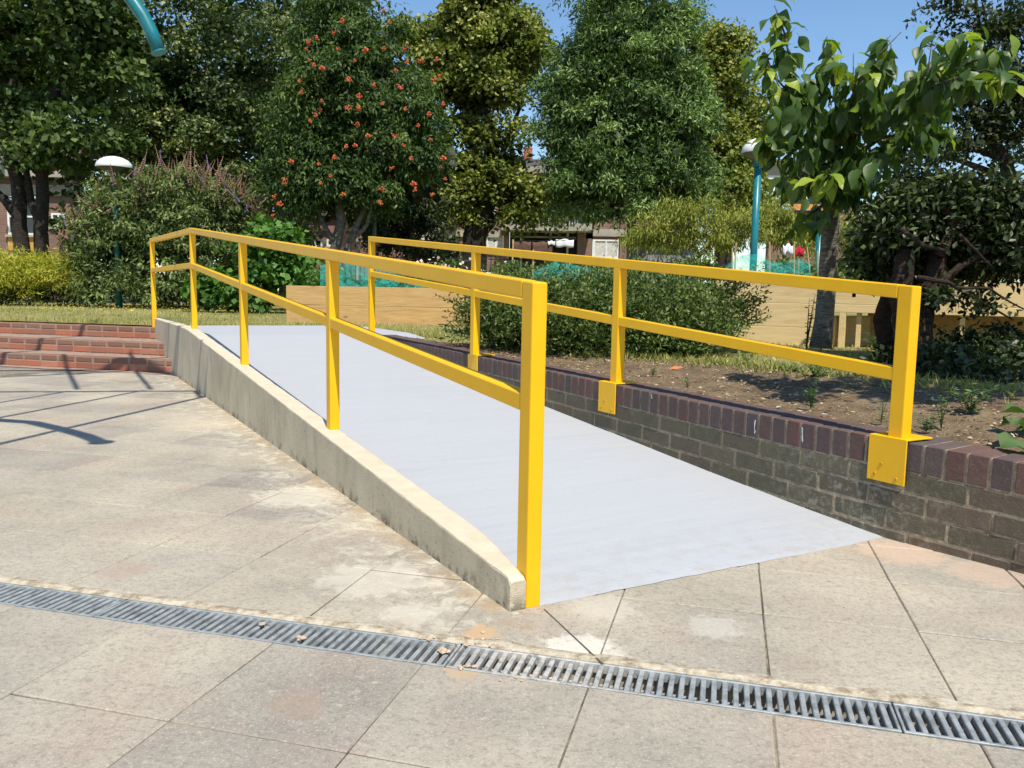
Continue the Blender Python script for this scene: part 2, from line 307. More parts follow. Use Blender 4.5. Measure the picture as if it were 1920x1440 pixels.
# ------------------------------------------------------------------ mesh helpers
COL = scene.collection
def link(o, parent=None):
    COL.objects.link(o)
    if parent is not None: o.parent = parent
    return o
class MB:
    def __init__(s): s.v = []; s.f = []
    def add(s, vs, fs):
        k = len(s.v); s.v += [tuple(map(float, p)) for p in vs]; s.f += [tuple(i+k for i in f) for f in fs]; return s
    def hexa(s, c): return s.add(c, [(0, 3, 2, 1), (4, 5, 6, 7), (0, 1, 5, 4), (1, 2, 6, 5), (2, 3, 7, 6), (3, 0, 4, 7)])   # bottom 4, top 4
    def box(s, x0, x1, y0, y1, z0, z1): return s.hexa([(x0, y0, z0), (x1, y0, z0), (x1, y1, z0), (x0, y1, z0), (x0, y0, z1), (x1, y0, z1), (x1, y1, z1), (x0, y1, z1)])
    def tube(s, pts, rad, n=8, cap=True):
        pts = [Vector(tuple(map(float, p))) for p in pts]
        if not hasattr(rad, '__len__'): rad = [rad]*len(pts)
        vs = []; ref = None
        for i, p in enumerate(pts):
            d = (pts[min(i+1, len(pts)-1)]-pts[max(i-1, 0)])
            d = d.normalized() if d.length > 1e-9 else Vector((0, 0, 1))
            if ref is None: ref = Vector((1, 0, 0)) if abs(d.x) < .8 else Vector((0, 1, 0))
            a = (ref-d*ref.dot(d)).normalized(); ref = a; b2 = d.cross(a)
            for j in range(n):
                t = 2*math.pi*j/n; vs.append(p+(a*math.cos(t)+b2*math.sin(t))*rad[i])
        fs = [(i*n+j, i*n+(j+1) % n, (i+1)*n+(j+1) % n, (i+1)*n+j) for i in range(len(pts)-1) for j in range(n)]
        if cap: fs += [tuple(range(n))[::-1], tuple((len(pts)-1)*n+j for j in range(n))]
        return s.add(vs, fs)
    def lathe(s, prof, c=(0, 0, 0), n=24):
        vs = [(c[0]+r*math.cos(2*math.pi*j/n), c[1]+r*math.sin(2*math.pi*j/n), c[2]+z) for r, z in prof for j in range(n)]
        return s.add(vs, [(i*n+j, i*n+(j+1) % n, (i+1)*n+(j+1) % n, (i+1)*n+j) for i in range(len(prof)-1) for j in range(n)])
    def mesh(s, name, m, bevel=0, seg=1, smooth=False):
        me = bpy.data.meshes.new(name); me.from_pydata(s.v, [], s.f)
        if bevel:
            bm = bmesh.new(); bm.from_mesh(me)
            bmesh.ops.bevel(bm, geom=bm.edges[:], offset=bevel, segments=seg, profile=.5, affect='EDGES', clamp_overlap=True)
            bm.to_mesh(me); bm.free()
        me.materials.append(m)
        if smooth: me.shade_smooth()
        return me
    def build(s, name, m, parent=None, bevel=0, seg=1, smooth=False):
        return link(bpy.data.objects.new(name, s.mesh(name, m, bevel, seg, smooth)), parent)
def inst(name, me, parent=None, loc=(0, 0, 0), rz=0.0, rot=None, sc=None):
    o = bpy.data.objects.new(name, me); o.location = loc; o.rotation_euler = rot if rot is not None else (0, 0, rz)
    if sc is not None: o.scale = (sc, sc, sc) if not hasattr(sc, '__len__') else sc
    return link(o, parent)
def tag(o, label=None, cat=None, group=None, kind=None):
    if label: o['label'] = label
    if cat: o['category'] = cat
    if group: o['group'] = group
    if kind: o['kind'] = kind
    return o
def empty(name, loc=(0, 0, 0), rz=0.0):
    o = bpy.data.objects.new(name, None); o.location = loc; o.rotation_euler = (0, 0, rz); o.empty_display_size = .2; return link(o)
def thing(name, label, cat, group=None, loc=(0, 0, 0), rz=0.0): return tag(empty(name, loc, rz), label, cat, group)

# ================================================================== GROUND AND PAVING
G0 = .1222; PU = .3985                        # slab grid: columns in u, rows in v
VD0, VD1 = 1.757, 1.887                        # drain edges in v
pav = MB()
E_ = 300
def quad_uv(u0, u1, v0, v1, z): return [uv(u0, v0, z), uv(u1, v0, z), uv(u1, v1, z), uv(u0, v1, z)]
pav.add(quad_uv(-E_, E_, -E_, VD0, -.0042), [(0, 1, 2, 3)]).add(quad_uv(-E_, E_, VD1, E_, -.0042), [(0, 1, 2, 3)])
pav.add(quad_uv(-E_, -9, VD0, VD1, -.0042), [(0, 1, 2, 3)]).add(quad_uv(9, E_, VD0, VD1, -.0042), [(0, 1, 2, 3)])
pavement = tag(pav.build("pavement", JOINT), "worn square concrete paving of the sunken plaza", kind='structure')
rowsv = [(-.215+PU*0, )]
rows = []
v = VD0-.004
while v > -1.2: rows.append((v-.394, v)); v -= .3975
v = 1.934
while v < 9.6: rows.append((v, v+.395)); v += .3985
def slab_mesh(w_, h_, k):
    m = MB(); nx = 5; r_ = random.Random(k)
    bm = bmesh.new(); bmesh.ops.create_cube(bm, size=1)
    for vv in bm.verts: vv.co.x *= w_; vv.co.y *= h_; vv.co.z = vv.co.z*.04-.02
    ed = [e for e in bm.edges if all(q.co.z > -.001 for q in e.verts)]
    bmesh.ops.bevel(bm, geom=ed, offset=.0028, segments=1, affect='EDGES')
    for vv in bm.verts: vv.co.x += r_.uniform(-.0012, .0012); vv.co.y += r_.uniform(-.0012, .0012)
    me = bpy.data.meshes.new("slab"); bm.to_mesh(me); bm.free(); me.materials.append(SLAB); return me
SM = [slab_mesh(PU-.0042, .3932, k) for k in range(3)]
cand = []
for (v0, v1) in rows:
    for k in range(-24, 12):
        u = G0+PU*(k+.5); vc = (v0+v1)/2; p = uv(u, vc)
        q = np.array(p[:2])-O; s_, t_ = q@S, q@T
        if s_ > .33 and t_ > .3 and t_ < 1.4: continue         # below the ramp
        if t_ > 2.0 and s_ > -3: continue                       # behind the brick wall
        if s_ > 7.5: continue
        if p[1] < .9 or abs(p[0]) > .72*p[1]+.9: continue
        cand.append((p[1], p))
cand.sort(key=lambda a: a[0])
rest = MB()
for i, (d, p) in enumerate(cand):
    z = random.uniform(-.0012, .0008); rzj = math.atan2(U[1], U[0])+random.uniform(-.0035, .0035)
    loc = (p[0]+random.uniform(-.0012, .0012), p[1]+random.uniform(-.0012, .0012), z)
    if i < 295: inst("slab", random.choice(SM), pavement, loc, rzj)
    else: rest.add([(p[0]+a*U[0]*.196+b2*V[0]*.196, p[1]+a*U[1]*.196+b2*V[1]*.196, z) for a, b2 in ((-1, -1), (1, -1), (1, 1), (-1, 1))], [(0, 1, 2, 3)])
if rest.v: tag(rest.build("far_slabs", SLAB, pavement), kind='stuff')
# mortar haunch beside the drain
hm = MB(); us = np.arange(-6, 4, .05)
hv = []
for u in us: hv += [uv(u, VD1+.001, -.001), uv(u, VD1+.022, .0035+random.uniform(-.001, .0015)), uv(u, 1.931+random.uniform(-.006, .008), .0005)]
hm.add(hv, [(3*i+j, 3*i+3+j, 3*i+4+j, 3*i+1+j) for i in range(len(us)-1) for j in (0, 1)])
hm.build("mortar_fillet", HAUNCH, pavement)
# crack from the near post to the slab corner
a = atz(1020, 1143, 0); b_ = atz(1130, 1246, 0); ck = MB(); d_ = (b_-a); nn = np.array([d_[1], -d_[0], 0]); nn /= np.linalg.norm(nn)
ck.add([a+nn*.0018+[0, 0, .0022], a-nn*.0018+[0, 0, .0022], b_-nn*.0025+[0, 0, .0022], b_+nn*.0025+[0, 0, .0022]], [(0, 1, 2, 3)])
ck.build("saw_cut", flat("dark_cut", (.10, .085, .065), .95), pavement)

# ---- drain: channel + one metre gratings
ch = MB()
def uq(u0, v0, z0, u1, v1, z1):                # quad strip helper along u
    ch.add([uv(u0, v0, z0), uv(u1, v0, z0), uv(u1, v1, z1), uv(u0, v1, z1)], [(0, 1, 2, 3)])
uq(-9, VD0, -.006, 9, VD0, -.085); uq(-9, VD0, -.085, 9, VD1, -.085); uq(-9, VD1, -.085, 9, VD1, -.006)
tag(ch.build("drainage_channel", CHAN), "pale concrete trough under the steel drain gratings", kind='structure')
BARM = MB(); BARM.hexa([(-.0055, -.058, -.020), (.0055, -.058, -.020), (.0055, .058, -.020), (-.0055, .058, -.020), (-.0062, -.058, -.003), (.0062, -.058, -.003), (.0062, .058, -.003), (-.0062, .058, -.003)])
barme = BARM.mesh("bar", GALV, .002)
GL = ["grey drain grating at the far left edge, slots choked with grit", "grey drain grating left of the kerb end, partly filled slots",
      "drain grating splashed with pale mortar, in front of the yellow post", "clean dark drain grating at the lower right corner", "drain grating beyond the lower right corner"]
gi = 0
uj = float(np.array(atz(850, 1228, 0)[:2])@U)
for k, base in enumerate([uj-2, uj-1, uj, uj+1]):
    g = thing("drain_grating", GL[k], "drain grating", "steel gratings of the long drain", uv(base+.5, (VD0+VD1)/2, 0), math.atan2(U[1], U[0]))
    fr = MB()
    for y0, y1 in ((-.0645, -.056), (.056, .0645)): fr.box(-.498, .498, y0, y1, -.024, -.0005)
    for x0 in (-.498, .492): fr.box(x0, x0+.006, -.056, .056, -.024, -.001)
    fr.build("frame", GALV, g, .0012)
    rd = MB().tube([(-.49, 0, -.026), (.49, 0, -.026)], .0035, 6); rd.build("tie_rod", GALV, g)
    nb = 41
    for i in range(nb): inst("bar", barme, g, (-.49+.98*(i+.5)/nb, 0, random.uniform(-.0006, .0006)), random.uniform(-.012, .012))
    if k < 2:
        gr = MB()
        for i in range(nb):
            x = -.49+.98*(i+1)/nb; f0 = .8 if k == 0 else max(0, .75-i/50)
            if random.random() < f0:
                y0 = -.056; y1 = .056 if random.random() < .6 else random.uniform(0, .05); z = -.012-random.random()*.006
                gr.add([(x-.008, y0, z), (x+.008, y0, z), (x+.008, y1, z-.003), (x-.008, y1, z-.003)], [(0, 1, 2, 3)])
        tag(gr.build("grit", flat("drain_grit%d" % k, (.25, .235, .21), .95, .1, .3, 60), g), kind='stuff')

# ---- ramp
KS = .0738
def rz_(s): return max(0, min(.45, KS*s))
def wall_t(s):                                 # front face of the brick wall
    pts = [(-7, 6.3), (-5, 4.3), (-3.5, 3.05), (-2.5, 2.42), (-1.6, 2.0), (-1.0, 1.79), (-.5, 1.665), (0, 1.605), (.4, 1.585), (1, 1.578), (2, 1.60), (3.5, 1.64), (5.7, 1.69), (7, 1.72)]
    return float(np.interp(s, [p[0] for p in pts], [p[1] for p in pts]))
def wall_z(s): return .373+.0142*s if s > 0 else .373+.02*max(s, -1.5)
rm = MB(); ss = [0, .02]+list(np.arange(.15, 8.01, .15))+[8.02]
nt_ = 40; vs_ = []
for s in ss:
    tmax = wall_t(s)+.03 if s < 5.2 else float(np.interp(s, [5.2, 5.6, 6.2, 7.6, 8.02], [wall_t(5.2)+.05, 2.2, 2.2, 2.28, 1.9]))
    for j in range(nt_):
        t = .085+(tmax-.085)*j/(nt_-1)
        sj = s + (0 if s > .1 else .0022*math.sin(j*1.1)+.0015*math.sin(j*2.7+1))
        vs_.append(st(sj, t, rz_(s)+(.0035 if s > 0 else .0005)+.0012*math.sin(s*2.3+t*3)))
rm.add(vs_, [(i*nt_+j, i*nt_+j+1, (i+1)*nt_+j+1, (i+1)*nt_+j) for i in range(len(ss)-1) for j in range(nt_-1)])
k0 = len(vs_); far = vs_[-nt_:]
rm.add(list(far)+[(p[0], p[1], .30) for p in far], [(j, nt_+j, nt_+j+1, j+1) for j in range(nt_-1)])
tag(rm.build("ramp", RAMP, smooth=True), "pale grey newly screeded access ramp between the yellow railings", kind='structure')

# ---- kerb wall on the left of the ramp
def ktop(s):
    return float(np.interp(s, [0, .02, 5.85, 6.1, 6.5, 9], [.090, .098, .495, .508, .514, .516]))
kw = MB(); ks = [0, .012, .03]+list(np.arange(.066, .3, .04))+list(np.arange(.33, 8.6, .07))+[8.62]
prof = 9
for s in ks:
    z = ktop(s)+random.uniform(-.0012, .0012); tin = .0515 if s < .064 else float(np.interp(s, [.064, .30, .36], [.058, .094, .10]))
    e1 = random.uniform(.004, .009); e2 = random.uniform(.004, .008)
    if s < .01: z -= .006; e1 += .004
    for t, zz in [(0, -.02), (random.uniform(-.0008, .0008), z*.5), (0, z-e1), (e1*.35, z-e1*.3), (e1, z), (tin-e2, z), (tin-e2*.3, z-e2*.3), (tin, z-e2), (tin, -.02)]:
        kw.v.append(st(s, t, zz))
n_ = len(ks)
for i in range(n_-1):
    for j in range(prof-1): kw.f.append((i*prof+j, (i+1)*prof+j, (i+1)*prof+j+1, i*prof+j+1))
kw.f.append(tuple(range(prof))); kw.f.append(tuple((n_-1)*prof+j for j in range(prof))[::-1])
ko = kw.build("kerb_wall", KERB)
tag(ko, "low rising concrete kerb wall under the left yellow railing", "wall")

# ================================================================== HANDRAILS
def beam(name, p, q, wt, hz, parent, ends=None):
    """bar from p to q, vertical ends, width wt across, height hz downward from the top line"""
    p = Vector(p); q = Vector(q); d = (q-p); d.z = 0; d.normalize(); n = Vector((-d.y, d.x, 0))*(wt/2)
    c = []
    for dz in (-hz, 0):
        for e, sgn in ((p, 1), (p, -1), (q, -1), (q, 1)): c.append(e+n*sgn+Vector((0, 0, dz)))
    # order: bottom p+,p-,q-,q+
    return MB().add(c, [(0, 3, 2, 1), (4, 5, 6, 7), (0, 1, 5, 4), (1, 2, 6, 5), (2, 3, 7, 6), (3, 0, 4, 7)]).build(name, YEL, parent, .0045, 2)
def post(s0, s1, t0, t1, z0, ztop, parent):     # ztop: function of s
    c = [st(s0, t0, z0), st(s1, t0, z0), st(s1, t1, z0), st(s0, t1, z0), st(s0, t0, ztop(s0)), st(s1, t0, ztop(s1)), st(s1, t1, ztop(s1)), st(s0, t1, ztop(s0))]
    return MB().add(c, [(0, 1, 2, 3), (7, 6, 5, 4), (0, 4, 5, 1), (1, 5, 6, 2), (2, 6, 7, 3), (3, 7, 4, 0)]).build("post", YEL, parent, .0045, 2)
RH = .050
lr = thing("handrail", "yellow steel handrail on the concrete kerb wall, nearest the camera", "railing", "yellow handrails of the ramp", st(0, .08, 0))
def keep(o, r):                                # geometry is in world coordinates: undo the root's offset
    o.matrix_parent_inverse = Matrix.Translation(-Vector(r.location)); return o
ltop = lambda s: .914+.0832*s; lmid = lambda s: .600+.0832*s
tA, tB = .0535, .101; tm = (tA+tB)/2
under = lambda s: ltop(s)-RH+.002
lposts = [0, 1.845, 3.87, 6.08]
for i, s0 in enumerate(lposts):
    keep(post(s0, s0+.06, tA, tB, -.002 if i == 0 else ktop(s0)-.004, (lambda s: ltop(s)-.001) if i in (0,) else under, lr), lr)
keep(beam("top_rail", st(.060, tm, ltop(.06)), st(6.14, tm, ltop(6.14)), tB-tA, RH, lr), lr)
for a_, b2 in ((.06, 1.845), (1.905, 3.87), (3.93, 6.08)):
    keep(beam("mid_rail", st(a_-.002, tm, lmid(a_)), st(b2+.002, tm, lmid(b2)), tB-tA-.003, RH, lr), lr)
e0 = st(6.14, tm, ltop(6.14)); e1 = st(8.72, .005, 1.452)
keep(post(8.68, 8.74, -.02, .03, .38, lambda s: 1.403, lr), lr)
keep(beam("top_rail", st(6.139, tm, ltop(6.14)), st(8.745, .005, 1.452), tB-tA, RH, lr), lr)
keep(beam("mid_rail", st(6.139, tm, lmid(6.14)+.0), st(8.685, .005, 1.105), tB-tA-.003, RH, lr), lr)

rr = thing("handrail", "yellow steel handrail bolted to the dark brick wall on the right", "railing", "yellow handrails of the ramp", st(0, 1.64, .37))
rtop = lambda s: .9395+.0815*s; rmid = lambda s: .638+.0768*s
rt0, rt1 = 1.612, 1.664; rtm = (rt0+rt1)/2
rposts = [-.04, 1.70, 3.445, 5.665]
for i, s0 in enumerate(rposts):
    zb = wall_z(s0)+.010 if i < 3 else rz_(s0)-.004
    keep(post(s0, s0+.06, rt0, rt1, zb-.002, (lambda s: rtop(s)-.001) if i == 0 else (lambda s: rtop(s)-RH+.002), rr), rr)
keep(beam("top_rail", st(.020, rtm, rtop(.02)), st(5.727, rtm, rtop(5.727)), rt1-rt0, RH, rr), rr)
for a_, b2 in ((.02, 1.70), (1.76, 3.445), (3.505, 5.665)):
    keep(beam("mid_rail", st(a_-.002, rtm, rmid(a_)), st(b2+.002, rtm, rmid(b2)), rt1-rt0-.003, RH, rr), rr)
for s0 in rposts[:3]:
    c0 = s0+.045; zt = wall_z(c0)+.004; tf = wall_t(c0)-.012
    pl = MB(); sa, sb = c0-.078, c0+.078
    def sl_(ta, tb, za, zb): pl.hexa([st(sa, ta, za), st(sb, ta, za), st(sb, tb, za), st(sa, tb, za), st(sa, ta, zb), st(sb, ta, zb), st(sb, tb, zb), st(sa, tb, zb)])
    sl_(tf, tf+.006, zt-.165, zt+.0055); sl_(tf+.006, tf+.15, zt, zt+.006)
    po = keep(pl.build("fixing_plate", YEL, rr, .0012), rr)
    for (ds_, dz_) in ((-.045, -.145), (.045, -.14), (.02, -.10)):
        sc_ = MB().tube([st(c0+ds_, tf+.002, zt+dz_), st(c0+ds_, tf-.0025, zt+dz_)], [.008, .006], 10)
        so_ = sc_.build("screw", SCREW, po)

# ================================================================== BRICK RETAINING WALL
bw = thing("brick_wall", "low dark brick retaining wall with soldier coping beside the ramp", "wall")
SA, SB = -2.6, 5.75
seg = np.arange(SA, SB+.01, .01)
arc = [0]; P0 = [np.array(st(s, wall_t(s))[:2]) for s in seg]
for i in range(1, len(seg)): arc.append(arc[-1]+np.linalg.norm(P0[i]-P0[i-1]))
arc = np.array(arc); LEN = arc[-1]
def wat(l):                                    # point on the wall line, tangent angle, s
    s = float(np.interp(l, arc, seg)); l2 = min(LEN, l+.05); l1 = max(0, l-.05)
    f = lambda q: np.array(st(float(np.interp(q, arc, seg)), wall_t(float(np.interp(q, arc, seg))))[:2])
    d = f(l2)-f(l1); return f(l), math.atan2(d[1], d[0]), s
core = MB(); ls = np.arange(0, LEN+.01, .1); cv = []
for l in ls:
    p, a_, s = wat(l); n = np.array([math.sin(a_), -math.cos(a_)]); z = wall_z(s)-.004
    for off, zz in ((.004, -.05), (.004, z), (.212, z), (.212, -.05)): q = p+n*off; cv.append((q[0], q[1], zz))
core.add(cv, [(4*i+j, 4*i+j+1, 4*i+5+j, 4*i+4+j) for i in range(len(ls)-1) for j in range(3)])
core.build("mortar", MORT, bw)
def brick_me(L, D_, H, m, k, bev=.003):
    r_ = random.Random(k); b3 = MB().box(-L/2, L/2, -D_, 0, -H/2, H/2); me = b3.mesh("brick", m, bev, 1)
    for vv in me.vertices:
        vv.co += Vector((r_.uniform(-.0012, .0012), r_.uniform(-.001, .001), r_.uniform(-.0012, .0012)))
    return me
ROW = [brick_me(.065, .215, .103, BR_DARK, k) for k in range(3)]
STR = [brick_me(.215, .10, .065, BR_OLIVE, k) for k in range(3)]
l = .01
while l < LEN:
    p, a_, s = wat(l+.0375); z = wall_z(s)-.0515
    inst("brick", random.choice(ROW), bw, (p[0], p[1], z+random.uniform(-.0015, .0015)), rot=(0, -math.atan(.0142) if s > 0 else -.02, a_+random.uniform(-.012, .012)))
    l += .0752
cnt = 0
for r_ in range(4):
    l = .11*(r_ % 2)+.03*r_; 
    while l < LEN-.1:
        p, a_, s = wat(l+.1125); z = wall_z(s)-.103-.010-.0325-.075*r_
        if z > -.03 and z > rz_(s)-.04 and s > -2.4:
            n = np.array([math.sin(a_), -math.cos(a_)]); q = p+n*random.uniform(.0, .003)
            inst("brick", random.choice(STR), bw, (q[0], q[1], z+random.uniform(-.001, .001)), rot=(0, -math.atan(.0142) if s > 0 else -.02, a_+random.uniform(-.006, .006))); cnt += 1
        l += .2255
# bird droppings on the wall
for px, py, dz in ((1415, 800, 1), (1504, 815, 1), (1222, 743, 0), (1500, 770, 2), (1545, 776, 2), (1460, 762, 2)):
    g = atz(px, py, wall_z(.5)+.002)
    if dz == 2:
        b3 = MB(); m_ = 9; b3.add([(g[0]+.014*math.cos(t)*random.uniform(.5, 1.2), g[1]+.012*math.sin(t)*random.uniform(.5, 1.2), wall_z(.5)+.002) for t in np.linspace(0, 2*math.pi, m_, endpoint=False)], [tuple(range(m_))]); b3.build("bird_dropping", DROPP, bw)
    elif True:
        # find front-face point: intersect with wall line
        rr_ = ray(px, py); best = None
        for sv in np.arange(-.5, 3, .004):
            q = np.array(st(sv, wall_t(sv)-.0025)); k_ = q[1]/rr_[1]; x_ = rr_[0]*k_
            e = abs(x_-q[0])
            if best is None or e < best[0]: best = (e, sv, CAMH+rr_[2]*k_)
        sv, zz = best[1], best[2]; h_ = .03 if dz == 1 else .012; b3 = MB()
        pts = []
        for i in range(7): t = i/6; pts.append((sv+.002*math.sin(t*5)+random.uniform(-.002, .002), zz+h_*(1-2*t)))
        vv_ = []
        for a3, z3 in pts: vv_ += [st(a3-.003*random.uniform(.5, 1.4), wall_t(a3)-.0028, z3), st(a3+.003*random.uniform(.5, 1.4), wall_t(a3)-.0028, z3)]
        b3.add(vv_, [(2*i, 2*i+1, 2*i+3, 2*i+2) for i in range(6)]); b3.build("bird_dropping", DROPP, bw)

# ================================================================== BRICK STEPS
stp = thing("brick_steps", "three worn red brick steps left of the concrete kerb wall", "steps")
SR = [(7.14, 0, .136), (7.76, .136, .274), (8.56, .274, .412)]
NOSE = [brick_me(.215, .105, .066, BR_NOSE, k, .012) for k in range(3)]; RIS = [brick_me(.215, .10, .058, BR_RED, k) for k in range(3)]
HALF = brick_me(.075, .10, .058, BR_RED, 5); HALFN = brick_me(.075, .105, .066, BR_NOSE, 6, .012)
ang = math.atan2(U[1], U[0])
for i, (s0, z0, z1) in enumerate(SR):
    c = np.array(st(s0, -.002)[:2])
    body = MB(); W_ = 9.0; dep = 1.4
    def q_(a_, b2, z): p = c-U*a_+V*b2; return (p[0], p[1], z)
    body.hexa([q_(W_, .006, z0-.03), q_(0.0, .006, z0-.03), q_(-.25, dep, z0-.03), q_(W_, dep, z0-.03), q_(W_, .006, z1-.003), q_(0.0, .006, z1-.003), q_(-.25, dep, z1-.003), q_(W_, dep, z1-.003)])
    body.build("tread", MORTP, stp)
    x = .0375 if i % 2 == 0 else .1125
    if True:
        for hm_, zz in ((HALFN, z1-.033), (HALF, z0+.036)):
            p = q_(.0375+.002, .0, zz); inst("brick", hm_, stp, p, ang+math.pi)
    a_ = .080
    while a_ < 4.3:
        for ms, zz, off in ((NOSE, z1-.033, 0), (RIS, z0+.036, .11 if a_ > .3 else 0)):
            p = q_(a_+.11+off*0.0, random.uniform(0, .002), zz+random.uniform(-.0015, .0015))
            inst("brick", random.choice(ms), stp, p, ang+math.pi+random.uniform(-.004, .004))
        a_ += .2255
pinks = MB(); c = np.array(st(7.14, -.002)[:2]); vs_ = []
xs = np.arange(0, 6, .1)
for x in xs: 
    p = c-U*x+V*.01; q = c-U*x-V*(.16+random.uniform(-.02, .02)); vs_ += [(p[0], p[1], .004), (q[0], q[1], .002)]
pinks.add(vs_, [(2*i, 2*i+1, 2*i+3, 2*i+2) for i in range(len(xs)-1)]); tag(pinks.build("mortar_margin", MORTP, pavement))

# ================================================================== LAWN + SOIL BED
def bt(s): return wall_t(s)+.214
ls_ = [-16, -12, -9, -7, -5, -3.5, -2.5, -1.6, -1, -.5, 0, .5, 1, 1.5, 2, 2.5, 3, 3.5, 4, 4.5, 5, 5.5]
def bt2(s): return bt(s) if s > -7 else bt(-7)+(-7-s)*1.05
def bed_w(s): return float(np.interp(s, [-16, -3, 0, 2, 3.5, 5.0, 5.5], [1.8, 1.8, 1.6, 1.25, .55, .12, .05]))
p3 = np.array(st(8.57, 0)[:2])
LZ = .425
poly = [tuple(p3-U*80), tuple(p3+V*.08-U*.0)]
poly = [tuple(p3-U*80+V*.1), tuple(p3-U*.06+V*.1), st(8.625, .0)[:2], st(8.625, .11)[:2], st(8.03, .11)[:2], st(8.03, 1.88)[:2], st(7.6, 2.27)[:2], st(6.2, 2.2)[:2], st(5.62, 2.2)[:2]]
for s in ls_[::-1]: poly.append(st(s, bt2(s)+bed_w(s)*.85)[:2])
poly += [(60, -20), (400, 60), (400, 500), (-400, 500), (-400, 60)]
from mathutils.geometry import tessellate_polygon
tri = tessellate_polygon([[Vector((p[0], p[1], 0)) for p in poly]])
lw = MB().add([(p[0], p[1], LZ) for p in poly], [tuple(t) for t in tri])
bm = bmesh.new(); me = bpy.data.meshes.new("lawn"); me.from_pydata(lw.v, [], lw.f); bm.from_mesh(me); bmesh.ops.recalc_face_normals(bm, faces=bm.faces)
for f_ in bm.faces:
    if f_.normal.z < 0: f_.normal_flip()
bm.to_mesh(me); bm.free(); me.materials.append(LAWN)
lawn = tag(link(bpy.data.objects.new("lawn", me)), "dry summer lawn beyond the steps and the ramp", kind='structure')
def bed_z(s, k, n=True):
    z = wall_z(s)-.018 if s > -1.5 else wall_z(-1.5)-.018
    e = k*k*(3-2*k); zz = z*(1-e)+(LZ+.004)*e
    return zz
sb = MB(); sg = np.arange(-7, 5.56, .06); kg = np.linspace(0, 1, 26); vs_ = []
for s in sg:
    for k in kg:
        t = bt2(s)-.004+k*bed_w(s); nz = (random.uniform(-.010, .014) if 0 < k < 1 else 0)+.010*math.sin(s*5+t*3)*math.sin(t*7)*(k*(1-k)*4)
        vs_.append(st(s+(random.uniform(-.02, .02)), t, bed_z(s, k)+nz+(.004 if k == 1 else 0)))
m_ = len(kg); sb.add(vs_, [(i*m_+j, i*m_+j+1, (i+1)*m_+j+1, (i+1)*m_+j) for i in range(len(sg)-1) for j in range(m_-1)])
tag(sb.build("soil_bed", SOIL, smooth=True), "dry bare planting bed behind the brick wall", kind='structure')

def inpoly(x, y):
    c = np.zeros(len(x), bool); n = len(poly)
    for i in range(n):
        x1, y1 = poly[i]; x2, y2 = poly[(i+1) % n]
        if y1 == y2: continue
        k = ((y1 > y) != (y2 > y)) & (x < (x2-x1)*(y-y1)/(y2-y1)+x1); c ^= k
    return c
# ------------------------------------------------------------------ leaves
def leaves(name, P, A, Nn, L, W, m, parent=None, val=None, fold=.12, kink=True):
    """P base points, A axis dirs, Nn normals, L lengths, W widths: one folded leaf each"""
    n = len(P); A = A/np.linalg.norm(A, axis=1)[:, None]
    B = np.cross(A, Nn); B /= (np.linalg.norm(B, axis=1)[:, None]+1e-9); Nn = np.cross(B, A)
    L = np.broadcast_to(np.asarray(L, float), (n,))[:, None]; W = np.broadcast_to(np.asarray(W, float), (n,))[:, None]
    mid = P+A*L*.42+Nn*(fold*W)
    V_ = np.empty((n, 4, 3)); V_[:, 0] = P; V_[:, 1] = mid-B*W*.5; V_[:, 2] = P+A*L; V_[:, 3] = mid+B*W*.5
    me = bpy.data.meshes.new(name); me.vertices.add(n*4); me.vertices.foreach_set("co", V_.reshape(-1))
    idx = np.arange(n)[:, None]*4; tr = np.concatenate([idx+0, idx+1, idx+2, idx+0, idx+2, idx+3], 1).reshape(-1)
    me.loops.add(n*6); me.loops.foreach_set("vertex_index", tr.astype(np.int32))
    me.polygons.add(n*2); me.polygons.foreach_set("loop_start", np.arange(0, n*6, 3, dtype=np.int32))
    me.update(calc_edges=True)
    if val is None: val = rng.random(n)
    at_ = me.attributes.new("v", 'FLOAT', 'FACE'); at_.data.foreach_set("value", np.repeat(np.clip(val, 0, 1), 2).astype(np.float32))
    me.materials.append(m); return link(bpy.data.objects.new(name, me), parent)
def unit(n):
    v_ = rng.normal(size=(n, 3)); return v_/np.linalg.norm(v_, axis=1)[:, None]
def crown_pts(blobs, n, twig=.35, per=45, shell=.35, squash=.55):
    """blobs: (centre, rx, ry, rz). Twig clumps spread through each blob's outer volume, leaves gathered round each twig"""
    vol = np.array([(b[1]*b[3]) for b in blobs]); vol /= vol.sum(); Ps = []; Os = []; Hs = []
    for b, w_ in zip(blobs, vol):
        k = max(3, int(n*w_/per)); d = unit(k); r = 1-shell*rng.random(k)**1.3
        r[: k//6] *= rng.random(k//6)
        c = np.array(b[0])+d*r[:, None]*np.array([b[1], b[2], b[3]])
        tone = rng.normal(0, .13, k)
        for q in range(k):
            tq = twig*rng.uniform(.55, 1.35); o = unit(per)*(rng.random(per)**.4)[:, None]*tq*rng.uniform(.7, 1.1, (per, 1))
            low = rng.random(per) < .72; o[low, 2] = np.abs(o[low, 2])
            o[:, 2] = o[:, 2]*squash*1.2-.45*(o[:, 0]**2+o[:, 1]**2)/tq
            sh = d[q]*.35; Ps.append(c[q]+o+rng.normal(size=3)*.03); Os.append(np.repeat(sh[None], per, 0)+o/tq*.9); Hs.append(np.full(per, tone[q])+o[:, 2]/tq*.25)  # upper leaves of each clump coloured lighter: top-lit look put into the tone
    return np.concatenate(Ps), np.concatenate(Os), np.concatenate(Hs)
